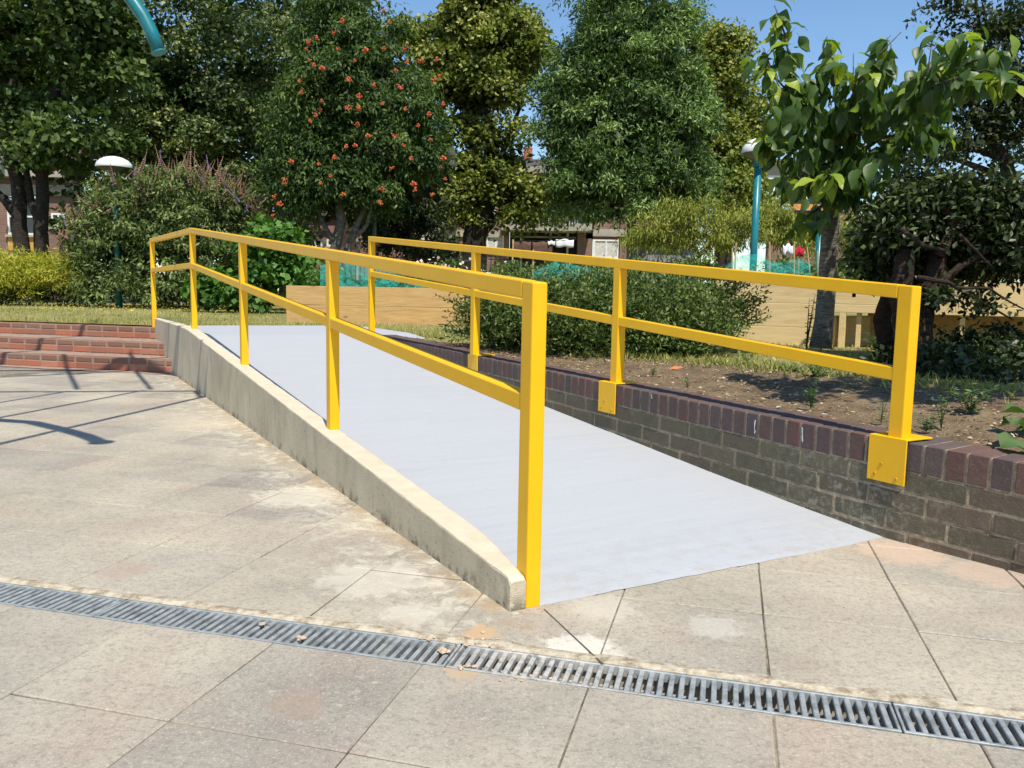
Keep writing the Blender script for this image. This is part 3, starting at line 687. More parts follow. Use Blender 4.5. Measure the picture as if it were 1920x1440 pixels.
def crown(blobs, n, L, W, m, parent, name="crown", up=.7, droop=.25, twig=.35, per=45, shell=.35, vb=.45, vs=.2, fold=.12, squash=.55):
    P, Od, H = crown_pts(blobs, n, twig, per, shell, squash); k = len(P)
    Nn = Od*.6+np.array([0, 0, up])+rng.normal(size=(k, 3))*.5
    A = rng.normal(size=(k, 3))*.7+Od*.5; A[:, 2] -= droop
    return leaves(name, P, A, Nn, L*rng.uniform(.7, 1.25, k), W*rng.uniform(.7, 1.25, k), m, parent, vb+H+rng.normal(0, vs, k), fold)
def pb(lst, Y, dr=1.0):
    """blobs from picture outline at depth Y (px, py, half-width px, half-height px[, depth offset])"""
    out = []
    for q in lst:
        Yq = Y+(q[4] if len(q) > 4 else 0); c = at(q[0], q[1], Yq); out.append((c, q[2]*Yq/F, max(q[2], q[3])*Yq/F*dr, q[3]*Yq/F))
    return out
def limbs(parent, paths, m, n=7, name="trunk"):
    b = MB()
    for pts, rad in paths: b.tube(pts, rad, n)
    return b.build(name, m, parent, smooth=True)
def tpath(pp, Y, r0, r1, base=True):
    """tapering wandering path through picture points at depth Y"""
    pts = [Vector(at(x, y, Y+(dy if True else 0))) for x, y, dy in [(p+(0,))[:3] for p in pp]]
    out = []
    for a_, b2 in zip(pts[:-1], pts[1:]):
        for k in range(3): t = k/3; q = a_.lerp(b2, t); j = (b2-a_).length*.035; out.append(q+Vector((random.uniform(-j, j), random.uniform(-j, j), 0)))
    out.append(pts[-1]); rads = [r0+(r1-r0)*i/(len(out)-1) for i in range(len(out))]
    return out, rads

# ---- grass
n = 90000
xx = rng.uniform(-15, 7, n); yy = 5.2+ (23-5.2)*rng.random(n)**1.35
ok = inpoly(xx, yy) & (np.abs(xx) < .70*yy+1)
ex, ey = xx[ok], yy[ok]; k = len(ex)
P = np.stack([ex, ey, np.full(k, LZ-.004)], 1); A = rng.normal(size=(k, 3))*.55; A[:, 2] = 1
tone = .45+.3*np.sin(ex*1.3+np.sin(ey*.9)*2)*np.cos(ey*1.1)
leaves("grass", P, A, unit(k), rng.uniform(.02, .055, k)*(1+(rng.random(k) > .985)*1.5), rng.uniform(.004, .009, k)*1.3, L_GRASS, None, tone+rng.normal(0, .25, k))['kind'] = 'stuff'
# long pale tufts along the far edge of the ramp and on top of the steps
n = 5000; a_ = rng.random(n)
e_a = np.array(st(8.12, 1.95)[:2]); 
edge = []
for q in range(n):
    m_ = rng.integers(0, 3)
    if m_ == 0: p = np.array(st(8.08+abs(rng.normal(0, .12)), rng.uniform(.12, 1.95))[:2])
    elif m_ == 1: p = np.array(st(rng.uniform(5.7, 7.6), 2.24+abs(rng.normal(0, .12)))[:2])
    else: p = p3-U*rng.uniform(.1, 5)+V*(.12+abs(rng.normal(0, .1)))
    edge.append((p[0], p[1], LZ-.004))
P = np.array(edge); A = rng.normal(size=(n, 3))*.35; A[:, 2] = 1
leaves("tufted_grass", P, A, unit(n), rng.uniform(.04, .10, n), .007, L_GRASS, None, .6+rng.normal(0, .25, n))['kind'] = 'stuff'
bpy.data.objects["grass"]['label'] = "short dry lawn grass beyond the steps and ramp"; bpy.data.objects["tufted_grass"]['label'] = "taller straw coloured grass tufts at the lawn edge"
n = 2600; s9 = rng.uniform(-2.5, 3.6, n); k9 = 1-abs(rng.normal(0, .16, n)); k9 = np.clip(k9, 0, 1)
P = np.array([st(a_, bt2(a_)+b2*bed_w(a_), (wall_z(a_)-.018)*(1-b2*b2*(3-2*b2))+(LZ+.004)*b2*b2*(3-2*b2)) for a_, b2 in zip(s9, k9)]); A = rng.normal(size=(n, 3))*.6; A[:, 2] = 1
tag(leaves("edge_grass", P, A, unit(n), rng.uniform(.03, .09, n), rng.uniform(.006, .012, n), L_GRASS, None, .25+rng.normal(0, .2, n)), "scruffy green grass creeping from the lawn over the soil bed", kind='stuff')
# yellow dandelion-like flowers in the lawn by the hedge
n = 260; P = np.stack([rng.uniform(-11, -5, n), rng.uniform(14, 19, n), np.full(n, LZ+.05)], 1)
tag(leaves("lawn_flowers", P, unit(n)*[1, 1, .1], np.tile([0, -.3, 1.], (n, 1)), .035, .035, flat("yellow_petal", (.75, .55, .03), .7), None), "tiny yellow flowers dotted in the lawn before the hedge", kind='stuff')

# ---- soil litter and stones
n = 6500; s_ = rng.uniform(-2.5, 4.6, n); k_ = rng.random(n)*.98
P = np.array([st(a_, bt2(a_)+b2*bed_w(a_), bed_z(a_, b2)+.006) for a_, b2 in zip(s_, k_)]); A = unit(n)*[1, 1, .15]; Nn = np.tile([0, 0, 1.], (n, 1))+unit(n)*.4
LITTER = leafmat("leaf_litter", [(0, (.16, .10, .05)), (.6, (.33, .23, .12)), (1, (.55, .45, .30))], .8, .2, .05)
tag(leaves("leaf_litter", P, A, Nn, rng.uniform(.008, .034, n), rng.uniform(.005, .017, n), LITTER, None), "dry leaf scraps and crumbs on the bare soil bed", kind='stuff')
st_ = MB()
def pebble(mb, p, r):
    vs = [Vector((random.uniform(.7, 1.1)*x, random.uniform(.7, 1.1)*y, random.uniform(.5, .8)*z))*r for x, y, z in ((1, 0, 0), (-1, 0, 0), (0, 1, 0), (0, -1, 0), (0, 0, 1), (0, 0, -1), (.6, .6, .5), (-.6, .5, .5))]
    vs = [v+Vector(tuple(p)) for v in vs]
    bm = bmesh.new(); [bm.verts.new(v) for v in vs]; r0 = bmesh.ops.convex_hull(bm, input=bm.verts[:]); bm.verts.index_update()
    vv = [v.co[:] for v in bm.verts]; ff = [tuple(v.index for v in f.verts) for f in bm.faces]; bm.free(); mb.add(vv, ff)
for _ in range(140):
    s = random.uniform(-1.5, 3.5); k = random.random()*.9; pebble(st_, st(s, bt2(s)+k*bed_w(s), bed_z(s, k)+.004), random.uniform(.004, .014))
tag(st_.build("pebbles", STONE), "small pale stones lying on the soil bed", kind='stuff')
cr = MB()
for px, py, sp, nn_, r in [(900, 1205, .035, 26, .005), (826, 1226, .012, 3, .011), (873, 1250, .015, 5, .008), (805, 1198, .02, 8, .004), (881, 1210, .006, 2, .008), (492, 1172, .01, 2, .007), (558, 1200, .012, 3, .008), (960, 1276, .02, 3, .004), (1700, 1125, .12, 10, .003), (1240, 860, .01, 1, .004)]:
    g = atz(px, py, 0)
    for _ in range(nn_): pebble(cr, (g[0]+random.gauss(0, sp), g[1]+random.gauss(0, sp*.5), .003), r*random.uniform(.5, 1.4))
tag(cr.build("mortar_crumbs", STONE), "crumbs of broken mortar on the paving and the drain", kind='stuff')
# an orange dead leaf under the bush
g = atz(1269, 696, .41); tag(leaves("dead_leaf", np.array([[g[0]-.05, g[1], .425]]), np.array([[1., .1, .1]]), np.array([[0, -.5, 1.]]), .10, .04, flat("dead_leaf_orange", (.50, .17, .06), .8)), "curled orange dead leaf on the soil by the clipped bush", "leaf")

# ================================================================== TIMBER PLANTERS
def plank(parent, c0, c1, z0, z1, th, m, depth_dir):
    """plank with its own object frame along its length"""
    c0 = np.array(c0[:2]); c1 = np.array(c1[:2]); d = c1-c0; L = np.linalg.norm(d); a_ = math.atan2(d[1], d[0]); mid = (c0+c1)/2
    me = MB().box(-L/2, L/2, -th/2, th/2, -(z1-z0)/2, (z1-z0)/2).mesh("plank", m, .003)
    o = inst("plank", me, parent, (mid[0]+depth_dir[0]*th/2, mid[1]+depth_dir[1]*th/2, (z0+z1)/2), a_)
    o.matrix_parent_inverse = Matrix.Translation(-Vector(parent.location)) if parent.location.length else Matrix(); return o
pl1 = thing("timber_planter", "low orange pine planter behind the lawn, left of the clipped bush", "planter", "raised timber beds of the community garden")
A1 = atz(537, 603, LZ); B1 = atz(1010, 606, LZ)
A1 = at(537, 603, 11.7); B1 = at(1130, 605, 11.1)
dl = (B1-A1)[:2]; dl /= np.linalg.norm(dl); dn = np.array([-dl[1], dl[0]])
for z0, z1 in ((LZ-.03, LZ+.245), (LZ+.25, LZ+.515)): plank(pl1, A1, B1, z0, z1, .05, WOODL, dn)
for z0, z1 in ((LZ-.03, LZ+.243), (LZ+.248, LZ+.51)): plank(pl1, A1[:2]+dn*.05, A1[:2]+dn*1.2, z0, z1, .05, WOODL, dl)
MB().hexa([(*(A1[:2]+dl*.03+dn*.03), LZ+.40), (*(B1[:2]+dn*.03), LZ+.40), (*(B1[:2]+dn*1.2), LZ+.40), (*(A1[:2]+dl*.03+dn*1.2), LZ+.40), (*(A1[:2]+dl*.03+dn*.03), LZ+.45), (*(B1[:2]+dn*.03), LZ+.45), (*(B1[:2]+dn*1.2), LZ+.45), (*(A1[:2]+dl*.03+dn*1.2), LZ+.45)]).build("soil_fill", SOIL, pl1)
pl2 = thing("timber_planter", "tall pale pine planter with knee recess, behind the young tree", "planter", "raised timber beds of the community garden")
A2 = at(1338, 640, 8.55); K2 = at(1556, 645, 8.1); B2 = at(2150, 660, 6.9)
d2 = (B2-A2)[:2]; d2 /= np.linalg.norm(d2); n2 = np.array([-d2[1], d2[0]])
KK = A2[:2]+d2*((K2-A2)[:2]@d2); B2p = A2[:2]+d2*((B2-A2)[:2]@d2)
for z0, z1 in ((.36, .602), (.606, .838)): plank(pl2, A2, KK, z0, z1, .045, WOODY, n2)
plank(pl2, A2, B2p, .842, 1.055, .045, WOODY, n2)
plank(pl2, KK-d2*.0, B2p, .762, .838, .045, WOODY, n2)
for z0, z1 in ((.36, .60), (.605, .838), (.842, 1.05)): plank(pl2, A2[:2]+n2*.045, A2[:2]+n2*1.1, z0, z1, .045, WOODL, d2)
rec = KK+n2*.50
for z0, z1 in ((.36, .56), (.565, .77)): plank(pl2, KK+d2*.30+n2*.50, B2p+n2*.50, z0, z1, .045, WOODL, n2)  # recess back in the darker pine: its shade put into the colour
# side panel of the recess (turned) and legs
plank(pl2, KK+n2*.05+d2*.03, KK+n2*.50+d2*.32, .36, .73, .03, WOODY, n2)
MB().hexa([(*(A2[:2]+n2*.05), .95), (*(B2p+n2*.05), .95), (*(B2p+n2*1.1), .95), (*(A2[:2]+n2*1.1), .95), (*(A2[:2]+n2*.05), 1.0), (*(B2p+n2*.05), 1.0), (*(B2p+n2*1.1), 1.0), (*(A2[:2]+n2*1.1), 1.0)]).build("soil_fill", SOIL, pl2)
for px in (1577, 1607, 1802, 1990):
    g = at(px, 640, 7.6); k = (g[:2]-A2[:2]); 
    # point on front line seen at that pixel column
    rr_ = ray(px, 640); den = rr_[0]*d2[1]-rr_[1]*d2[0]; tt = (A2[0]*d2[1]-A2[1]*d2[0])/den; q = rr_[:2]*tt
    b3 = MB(); w_ = .022 if px != 1577 else .03
    y0 = .05 if px != 1577 else .0
    b3.hexa([(*(q-d2*w_+n2*y0), .34), (*(q+d2*w_+n2*y0), .34), (*(q+d2*w_+n2*(y0+.07)), .34), (*(q-d2*w_+n2*(y0+.07)), .34), (*(q-d2*w_+n2*y0), .761), (*(q+d2*w_+n2*y0), .761), (*(q+d2*w_+n2*(y0+.07)), .761), (*(q-d2*w_+n2*(y0+.07)), .761)])
    b3.build("leg", WOODY, pl2, .002)

# ================================================================== TREES AND SHRUBS
def tree(name, label, cat, group=None): return thing(name, label, cat, group)
G_T = "trees beyond the lawn"
# maple at the left edge, dark double trunk
t1 = tree("maple_tree", "dark forked maple at the left edge of the picture", "tree", G_T)
Y = 21
limbs(t1, [tpath([(40, 560), (38, 420), (28, 300), (25, 150)], Y, .22, .12), tpath([(76, 560), (78, 430), (80, 330), (95, 230), (120, 120)], Y, .20, .10),
           tpath([(75, 420), (55, 370), (50, 300)], Y, .12, .07), tpath([(32, 400), (-10, 355)], Y, .11, .07), tpath([(78, 400), (60, 380), (42, 330)], Y, .07, .05), tpath([(80, 330), (50, 270), (40, 200)], Y, .08, .04), tpath([(30, 410), (0, 370)], Y+.5, .06, .04)], BARK)
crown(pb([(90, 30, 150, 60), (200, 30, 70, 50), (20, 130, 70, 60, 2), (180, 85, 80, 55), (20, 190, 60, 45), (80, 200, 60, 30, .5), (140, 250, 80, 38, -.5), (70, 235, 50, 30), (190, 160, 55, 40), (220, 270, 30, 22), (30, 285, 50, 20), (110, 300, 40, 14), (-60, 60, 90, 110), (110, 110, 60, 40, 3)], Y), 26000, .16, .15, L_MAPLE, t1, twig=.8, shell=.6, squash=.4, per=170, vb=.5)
# big dark lime
t2 = tree("lime_tree", "huge dark lime tree filling the upper left behind the bushes", "tree", G_T)
Y = 25
limbs(t2, [tpath([(330, 540), (330, 380), (340, 200), (350, 60)], Y+2, .35, .2), tpath([(440, 540), (430, 380), (400, 280)], Y+2, .25, .15), tpath([(540, 560), (545, 440), (535, 330)], Y+1, .28, .15)], BARK)
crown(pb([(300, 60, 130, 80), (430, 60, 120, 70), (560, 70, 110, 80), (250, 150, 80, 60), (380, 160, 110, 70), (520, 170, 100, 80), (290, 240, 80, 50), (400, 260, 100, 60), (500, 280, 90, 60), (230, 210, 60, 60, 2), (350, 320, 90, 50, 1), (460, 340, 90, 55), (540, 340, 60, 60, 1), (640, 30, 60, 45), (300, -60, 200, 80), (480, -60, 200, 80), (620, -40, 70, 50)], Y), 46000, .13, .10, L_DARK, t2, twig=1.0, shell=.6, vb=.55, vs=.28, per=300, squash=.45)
crown(pb([(330, 200, 200, 170, 3.5), (480, 200, 170, 180, 3.5), (250, 380, 180, 90, 4), (470, 400, 120, 90, 4), (60, 110, 130, 90, 5)], Y), 16000, .30, .26, L_DARK, t2, name="inner_crown", shell=.9, twig=1.0, vb=.1, vs=.1)  # dark leaf core: shade inside the crown put into the leaf colour
# rowan
t3 = tree("rowan_tree", "rowan tree hung with clusters of orange berries", "tree", G_T)
Y = 17
limbs(t3, [tpath([(622, 560), (628, 470), (640, 380), (650, 250), (670, 100)], Y, .13, .05), tpath([(648, 560), (655, 460), (680, 400), (700, 320), (740, 200)], Y, .08, .03), tpath([(640, 480), (660, 450), (690, 420), (700, 350)], Y, .05, .03), tpath([(630, 470), (600, 400), (580, 300)], Y, .06, .03), tpath([(660, 300), (700, 200), (735, 60)], Y, .04, .012)], BARKG)
rblobs = pb([(650, 60, 55, 60), (650, 130, 90, 65), (590, 60, 50, 60), (600, 200, 85, 70), (560, 260, 60, 60), (555, 330, 60, 45), (695, 225, 75, 60), (780, 210, 50, 45), (740, 290, 80, 60), (640, 300, 85, 60), (600, 350, 60, 45), (690, 360, 80, 45), (790, 300, 45, 50), (740, 50, 12, 28), (735, 85, 10, 16), (560, 370, 45, 30), (775, 150, 38, 30), (600, 120, 45, 50), (690, 150, 45, 45), (590, 270, 50, 45), (630, 10, 50, 30)], Y)
crown(rblobs, 70000, .115, .042, L_ROWAN, t3, twig=.42, shell=.6, droop=.7, vb=.40, vs=.22, per=130)
crown(pb([(670, 120, 60, 90, 1), (690, 260, 110, 90, 1), (640, 330, 80, 70, 1), (760, 270, 60, 80, 1)], Y), 5000, .28, .22, L_FAR, t3, name='inner_crown', shell=1, twig=.7, vb=.1, vs=.1)  # darkest leaves behind the rowan sprays, painting the inner shade
bc = []
for k in range(3):
    b3 = MB()
    for _ in range(16): pebble(b3, (random.gauss(0, .026), random.gauss(0, .024), random.gauss(0, .02)), .028)
    bc.append(b3.mesh("berry_cluster", BERRY, smooth=True))
for px, py in [(628, 62), (575, 92), (580, 80), (592, 72), (634, 92), (578, 113), (590, 123), (606, 128), (563, 152), (563, 174), (604, 190), (602, 206), (590, 217), (581, 228), (545, 303), (598, 308), (533, 337), (534, 345), (513, 369), (510, 404), (525, 383), (603, 344), (625, 296), (666, 114), (687, 94), (720, 91), (760, 92), (762, 116), (787, 114), (744, 132), (817, 112), (813, 150), (822, 142), (752, 163), (829, 196), (671, 181), (652, 203), (671, 203), (715, 195), (760, 205), (670, 234), (689, 255), (782, 236), (668, 273), (757, 273), (807, 262), (803, 215), (830, 297), (828, 314), (834, 336), (776, 345), (777, 356), (733, 315), (718, 356), (714, 381), (810, 365), (770, 298), (730, 42), (720, 20), (640, 40), (620, 330), (650, 275), (740, 255), (655, 150), (700, 160), (642, 365)]:
    o = inst("berry_cluster", random.choice(bc), t3, at(px+random.uniform(-2, 2), py, Y-1.9-random.uniform(0, .5)), random.uniform(0, 6), sc=random.uniform(.55, .95))
# golden lime in the centre
t4 = tree("lime_tree", "golden green lime tree with domed top and short dark trunk, centre", "tree", G_T)
Y = 24
limbs(t4, [tpath([(884, 560), (888, 440), (905, 400), (930, 300), (900, 180)], Y, .42, .12), tpath([(890, 440), (870, 380), (850, 300)], Y, .16, .06), tpath([(895, 450), (930, 410), (960, 370), (1000, 330)], Y, .14, .05), tpath([(905, 380), (880, 250), (860, 150)], Y, .12, .05), tpath([(920, 330), (960, 240), (985, 170)], Y, .09, .04)], BARK)
lb = pb([(920, 30, 85, 50), (865, 50, 50, 38), (970, 60, 55, 50), (810, 85, 65, 50), (990, 110, 40, 50), (800, 150, 60, 50), (900, 110, 90, 45), (975, 130, 40, 40), (850, 150, 60, 40), (910, 180, 70, 35), (830, 240, 35, 35), (890, 260, 40, 35), (960, 245, 35, 20), (880, 320, 50, 30), (940, 325, 45, 28), (870, 375, 50, 28), (960, 360, 60, 28), (1010, 345, 40, 25), (900, 400, 40, 20), (965, 405, 35, 22), (845, 400, 35, 25), (820, 320, 35, 40, 1), (920, -20, 60, 40), (1010, 390, 35, 25)], Y)
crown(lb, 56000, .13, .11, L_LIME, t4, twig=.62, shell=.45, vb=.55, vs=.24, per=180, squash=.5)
crown(pb([(910, 60, 70, 50, .5), (890, 150, 70, 50, .5), (880, 330, 50, 50, .5), (940, 330, 50, 50, .5)], Y), 2500, .28, .22, L_FAR, t4, name='inner_crown', shell=1, twig=.7, vb=.1, vs=.1)  # dark core leaves: shaded gaps between lit clumps put into colour
# ash
t5 = tree("ash_tree", "feathery mid green ash tree with slim trunk right of centre", "tree", G_T)
Y = 19
limbs(t5, [tpath([(1178, 560), (1185, 440), (1180, 350), (1170, 200), (1190, 60)], Y, .14, .04), tpath([(1182, 500), (1230, 450), (1290, 430)], Y, .09, .04), tpath([(1183, 400), (1150, 300), (1120, 200)], Y, .07, .03), tpath([(1180, 350), (1220, 250), (1260, 150)], Y, .06, .02), tpath([(1175, 250), (1110, 150), (1080, 60)], Y, .04, .015)], BARKG)
ab = pb([(1140, 60, 40, 35), (1210, 25, 90, 40), (1180, 100, 95, 45), (1090, 110, 50, 35), (1120, 170, 100, 55), (1230, 170, 90, 55), (1070, 230, 60, 50), (1160, 250, 95, 50), (1270, 250, 70, 50), (1110, 320, 95, 50), (1220, 320, 90, 50), (1040, 150, 25, 30), (1060, 300, 45, 45), (1190, 385, 70, 30), (1300, 320, 45, 45), (1250, 95, 50, 38), (1280, 30, 40, 35), (1285, 150, 40, 45), (1045, 245, 35, 45), (1062, 175, 35, 40), (1290, 225, 40, 45), (1050, 380, 35, 20, 1), (1150, -20, 120, 30), (1108, 75, 24, 22), (1280, 370, 60, 30, 2), (1100, 400, 40, 25)], Y)
crown(ab, 105000, .13, .040, L_ASH, t5, twig=.5, shell=.6, droop=.4, vb=.5, vs=.24, per=200, squash=.5)
crown(pb([(1180, 130, 90, 70, 1), (1150, 250, 110, 80, 1), (1230, 300, 100, 80, 1), (1100, 320, 80, 60, 1)], Y), 6000, .28, .2, L_FAR, t5, name='inner_crown', shell=1, twig=.7, vb=.15, vs=.1)  # inner leaves coloured dark to stand for shade within the ash
# pruned lime behind, right
t6 = tree("lime_tree", "tall narrow olive lime tree behind the right street lamp", "tree", G_T)
Y = 31
limbs(t6, [tpath([(1350, 560), (1352, 400), (1355, 200)], Y, .4, .15)], BARK)
crown(pb([(1350, 95, 60, 45), (1330, 130, 60, 40), (1355, 160, 60, 50), (1350, 230, 65, 55), (1370, 290, 65, 50), (1350, 350, 80, 50), (1400, 340, 40, 40), (1420, 230, 30, 50), (1310, 300, 60, 80), (1400, 390, 60, 40), (1320, 70, 35, 20)], Y), 34000, .15, .13, L_LIME, t6, twig=.5, shell=.55, vb=.6, vs=.2)
# foliage behind, low dark between trees
t7 = tree("yew_bush", "dark shadowy evergreen bush between rowan and lime trunks", "shrub")
crown(pb([(780, 400, 60, 50), (740, 440, 50, 50), (800, 470, 60, 30), (690, 400, 40, 60, 2), (560, 430, 30, 50, 2)], 20), 9000, .14, .07, L_FAR, t7, twig=.4, shell=.7)
# willow-leaved shrub
t8 = tree("peach_tree", "spreading yellow green peach tree with narrow drooping leaves, right", "tree", "fruit trees of the garden")
Y = 16
limbs(t8, [tpath([(1300, 560), (1310, 480), (1290, 420)], Y, .06, .03), tpath([(1308, 480), (1360, 440), (1400, 400)], Y, .05, .02), tpath([(1480, 560), (1470, 470), (1450, 420)], Y, .05, .02), tpath([(1300, 500), (1240, 440)], Y, .04, .02)], BARKG)
crown(pb([(1250, 420, 60, 35), (1330, 410, 70, 35), (1290, 390, 60, 20), (1410, 420, 70, 35), (1480, 430, 60, 40), (1200, 445, 45, 25), (1350, 445, 80, 28), (1520, 440, 40, 40), (1590, 430, 40, 40), (1250, 455, 50, 20), (1440, 400, 50, 20)], Y), 20000, .11, .022, L_WILLOW, t8, twig=.28, shell=.7, droop=1.2, vb=.55, vs=.22)
# buddleia
t9 = tree("buddleia_bush", "big rounded buddleia bush with faded flower spikes by the lamp", "shrub", "shrubs along the lawn")
Y = 18.2
bb = pb([(320, 400, 170, 80), (230, 440, 90, 70), (420, 430, 95, 80), (320, 360, 100, 45), (200, 480, 75, 60), (330, 480, 170, 80), (470, 470, 60, 60), (160, 440, 40, 40), (400, 370, 70, 35), (250, 380, 60, 35), (300, 540, 170, 35)], Y, .8)
crown(bb, 60000, .12, .042, L_BUD, t9, twig=.3, shell=.45, droop=.6, vb=.5, vs=.22)
sp = []
for k in range(4):
    b3 = MB(); h = .34; nn_ = 10
    for i in range(nn_):
        z = h*i/(nn_-1); r = .024*(1-.75*i/(nn_-1))*random.uniform(.8, 1.25); b3.lathe([(0, z-.02), (r, z-.005), (r*.5, z+.018), (0, z+.03)], (random.uniform(-.004, .004), random.uniform(-.004, .004), 0), 5)
    me = b3.mesh("flower_spike", L_SPIKE); a3 = me.attributes.new("v", 'FLOAT', 'FACE'); a3.data.foreach_set("value", np.full(len(me.polygons), [.1, .4, .7, .98][k], dtype=np.float32)); sp.append(me)
cc = at(320, 470, Y)
for i in range(270):
    a_ = random.uniform(math.pi*1.02, math.pi*1.98); u_ = random.random()**.5
    px = 320+195*math.cos(a_)*(1 if random.random() < .6 else u_); py = 460+150*math.sin(a_)*random.uniform(.72, 1.0)
    if px < 350 and random.random() < .2: px -= 20; py += 20
    yy_ = Y-1.2*random.random(); tilt = (px-320)/195*.9+random.uniform(-.4, .4)
    inst("flower_spike", random.choice(sp[:3]) if random.random() < .93 else sp[3], t9, at(px, py, yy_), rot=(random.uniform(-.3, .5), tilt, random.uniform(0, 6)), sc=random.uniform(.7, 1.3))
# ivy-like broad leaf plants at the right foot of the buddleia
t10 = tree("currant_bush", "bright round leaved currant bush behind the left handrail", "shrub", "shrubs along the lawn")
crown(pb([(500, 480, 60, 45), (460, 540, 60, 35), (540, 500, 40, 40), (400, 545, 60, 30), (560, 540, 30, 25), (520, 450, 40, 30)], 15.6, .6), 6500, .13, .12, L_IVY, t10, twig=.3, shell=.5, vb=.5)
# yellow hedge
t11 = tree("yellow_hedge", "bright yellow green conifer hedge at the left edge", "hedge", "shrubs along the lawn")
crown(pb([(30, 500, 70, 32), (100, 500, 65, 30), (-60, 500, 70, 35), (150, 510, 40, 28), (60, 520, 120, 30)], 18, .7), 15000, .13, .018, L_HEDGE, t11, twig=.3, shell=.5, droop=.2, vb=.6, vs=.25)
crown(pb([(40, 545, 130, 25), (160, 545, 60, 28), (-40, 540, 80, 28)], 18.3, .5), 5000, .12, .03, L_FAR, t11, name="base_growth", twig=.35, shell=.8)
# clipped bush beside the wall
t12 = tree("box_bush", "dense dark green rounded bush on the soil behind the right handrail", "shrub")
def blob3(x, y, z, rx, ry, rz): return (np.array([x, y, z]), rx, ry, rz)
crown([blob3(.65, 6.75, .62, .85, .55, .30), blob3(.05, 7.0, .72, .45, .6, .33), blob3(.55, 6.5, .74, .5, .55, .34), blob3(1.05, 6.5, .76, .5, .55, .36), blob3(1.45, 6.9, .74, .38, .5, .30), blob3(.2, 6.9, .55, .5, .5, .25), blob3(.75, 6.3, .58, .55, .5, .28), blob3(1.3, 6.6, .60, .5, .5, .22)], 95000, .036, .015, L_BUSH, t12, twig=.12, shell=.35, droop=-.3, vb=.5, vs=.22, squash=1)
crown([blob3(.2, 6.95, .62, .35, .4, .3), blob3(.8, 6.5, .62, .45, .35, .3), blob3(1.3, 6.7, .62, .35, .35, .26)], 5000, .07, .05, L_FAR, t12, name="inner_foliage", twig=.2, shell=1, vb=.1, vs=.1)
def sprig(root, d, L, parent, m=L_BUSH, ll=.04, n_=26):
    root = np.array(root); d = np.array(d)/np.linalg.norm(d); P = np.array([root+d*L*k/n_ for k in range(n_)]); A = rng.normal(size=(n_, 3))*.6+d*.7
    return P, A
Ps = []; As = []
for _ in range(70):
    a_ = random.uniform(-.3, 1.1)
    P_, A_ = sprig((1.75+random.uniform(-.1, .1), 6.85+random.uniform(-.3, .3), .62+random.uniform(-.02, .32)), (1, random.uniform(-.3, .1), random.uniform(.0, .9)), random.uniform(.18, .36), t12); Ps.append(P_); As.append(A_)
for _ in range(50):
    P_, A_ = sprig((-.30+random.uniform(-.1, .1), 7.0+random.uniform(-.3, .3), .60+random.uniform(-.1, .35)), (-1, random.uniform(-.3, .3), random.uniform(-.2, .6)), random.uniform(.15, .30), t12); Ps.append(P_); As.append(A_)
P = np.concatenate(Ps); A = np.concatenate(As); leaves("sprigs", P, A, unit(len(P))+[0, 0, .8], .036, .014, L_BUSH, t12, .45+rng.normal(0, .2, len(P)))
# right evergreen shrub with twisted trunk
t13 = tree("evergreen_tree", "dark gnarled evergreen shrub leaning over the soil bed, right edge", "tree")
limbs(t13, [tpath([(1755, 740), (1750, 690), (1722, 640), (1735, 560), (1760, 480)], 5.6, .12, .06), tpath([(1745, 690), (1700, 600), (1690, 540), (1700, 470)], 5.6, .11, .06),
            tpath([(1655, 770, .4), (1668, 660, .3), (1655, 600, .3), (1668, 540, .2), (1660, 450, .1), (1640, 400)], 5.8, .085, .03), tpath([(1735, 560), (1800, 500), (1880, 450)], 5.5, .035, .012), tpath([(1760, 480), (1790, 420), (1760, 380)], 5.5, .04, .02),
            tpath([(1720, 520), (1780, 530), (1830, 560), (1900, 600)], 5.4, .018, .006), tpath([(1790, 540), (1850, 540), (1920, 580)], 5.3, .012, .005), tpath([(1800, 440), (1830, 470), (1860, 500)], 5.1, .012, .008), tpath([(1690, 430), (1730, 460), (1770, 470)], 5.1, .016, .01)], BARKB)
crown(pb([(1740, 375, 70, 35), (1830, 380, 80, 35), (1900, 400, 60, 45), (1680, 420, 45, 45), (1760, 430, 90, 40, .2), (1860, 445, 80, 42), (1930, 462, 50, 36), (1700, 480, 60, 35, .3), (1660, 470, 40, 50, .4), (1990, 425, 80, 60), (1750, 500, 60, 25, .5)], 5.7, 1.1), 52000, .060, .028, L_SHRUB, t13, twig=.18, shell=.5, vb=.5, vs=.22, droop=.1)
crown(pb([(1760, 465, 120, 45, .8), (1880, 465, 100, 38, .8), (1760, 420, 90, 40, .8)], 5.7, .5), 14000, .07, .04, L_DEAD, t13, name="inner_foliage", twig=.3, shell=1, vb=.35, vs=.25)
crown(pb([(1800, 560, 70, 18), (1850, 580, 40, 12), (1750, 560, 50, 25)], 5.5, .8), 700, .05, .03, L_SHRUB, t13, name="hanging_twigs", twig=.14, shell=.8, vb=.3)['kind'] = 'stuff'
# low dark ground cover under it
t14 = tree("bramble_patch", "low dark bramble patch at the foot of the gnarled evergreen", "shrub")
crown([blob3(3.0, 5.6, .46, .55, .5, .17), blob3(3.6, 5.9, .5, .5, .5, .2), blob3(2.75, 5.0, .42, .35, .3, .12), blob3(3.4, 5.3, .44, .5, .3, .12)], 16000, .055, .030, L_SHRUB, t14, twig=.13, shell=.6, vb=.35)
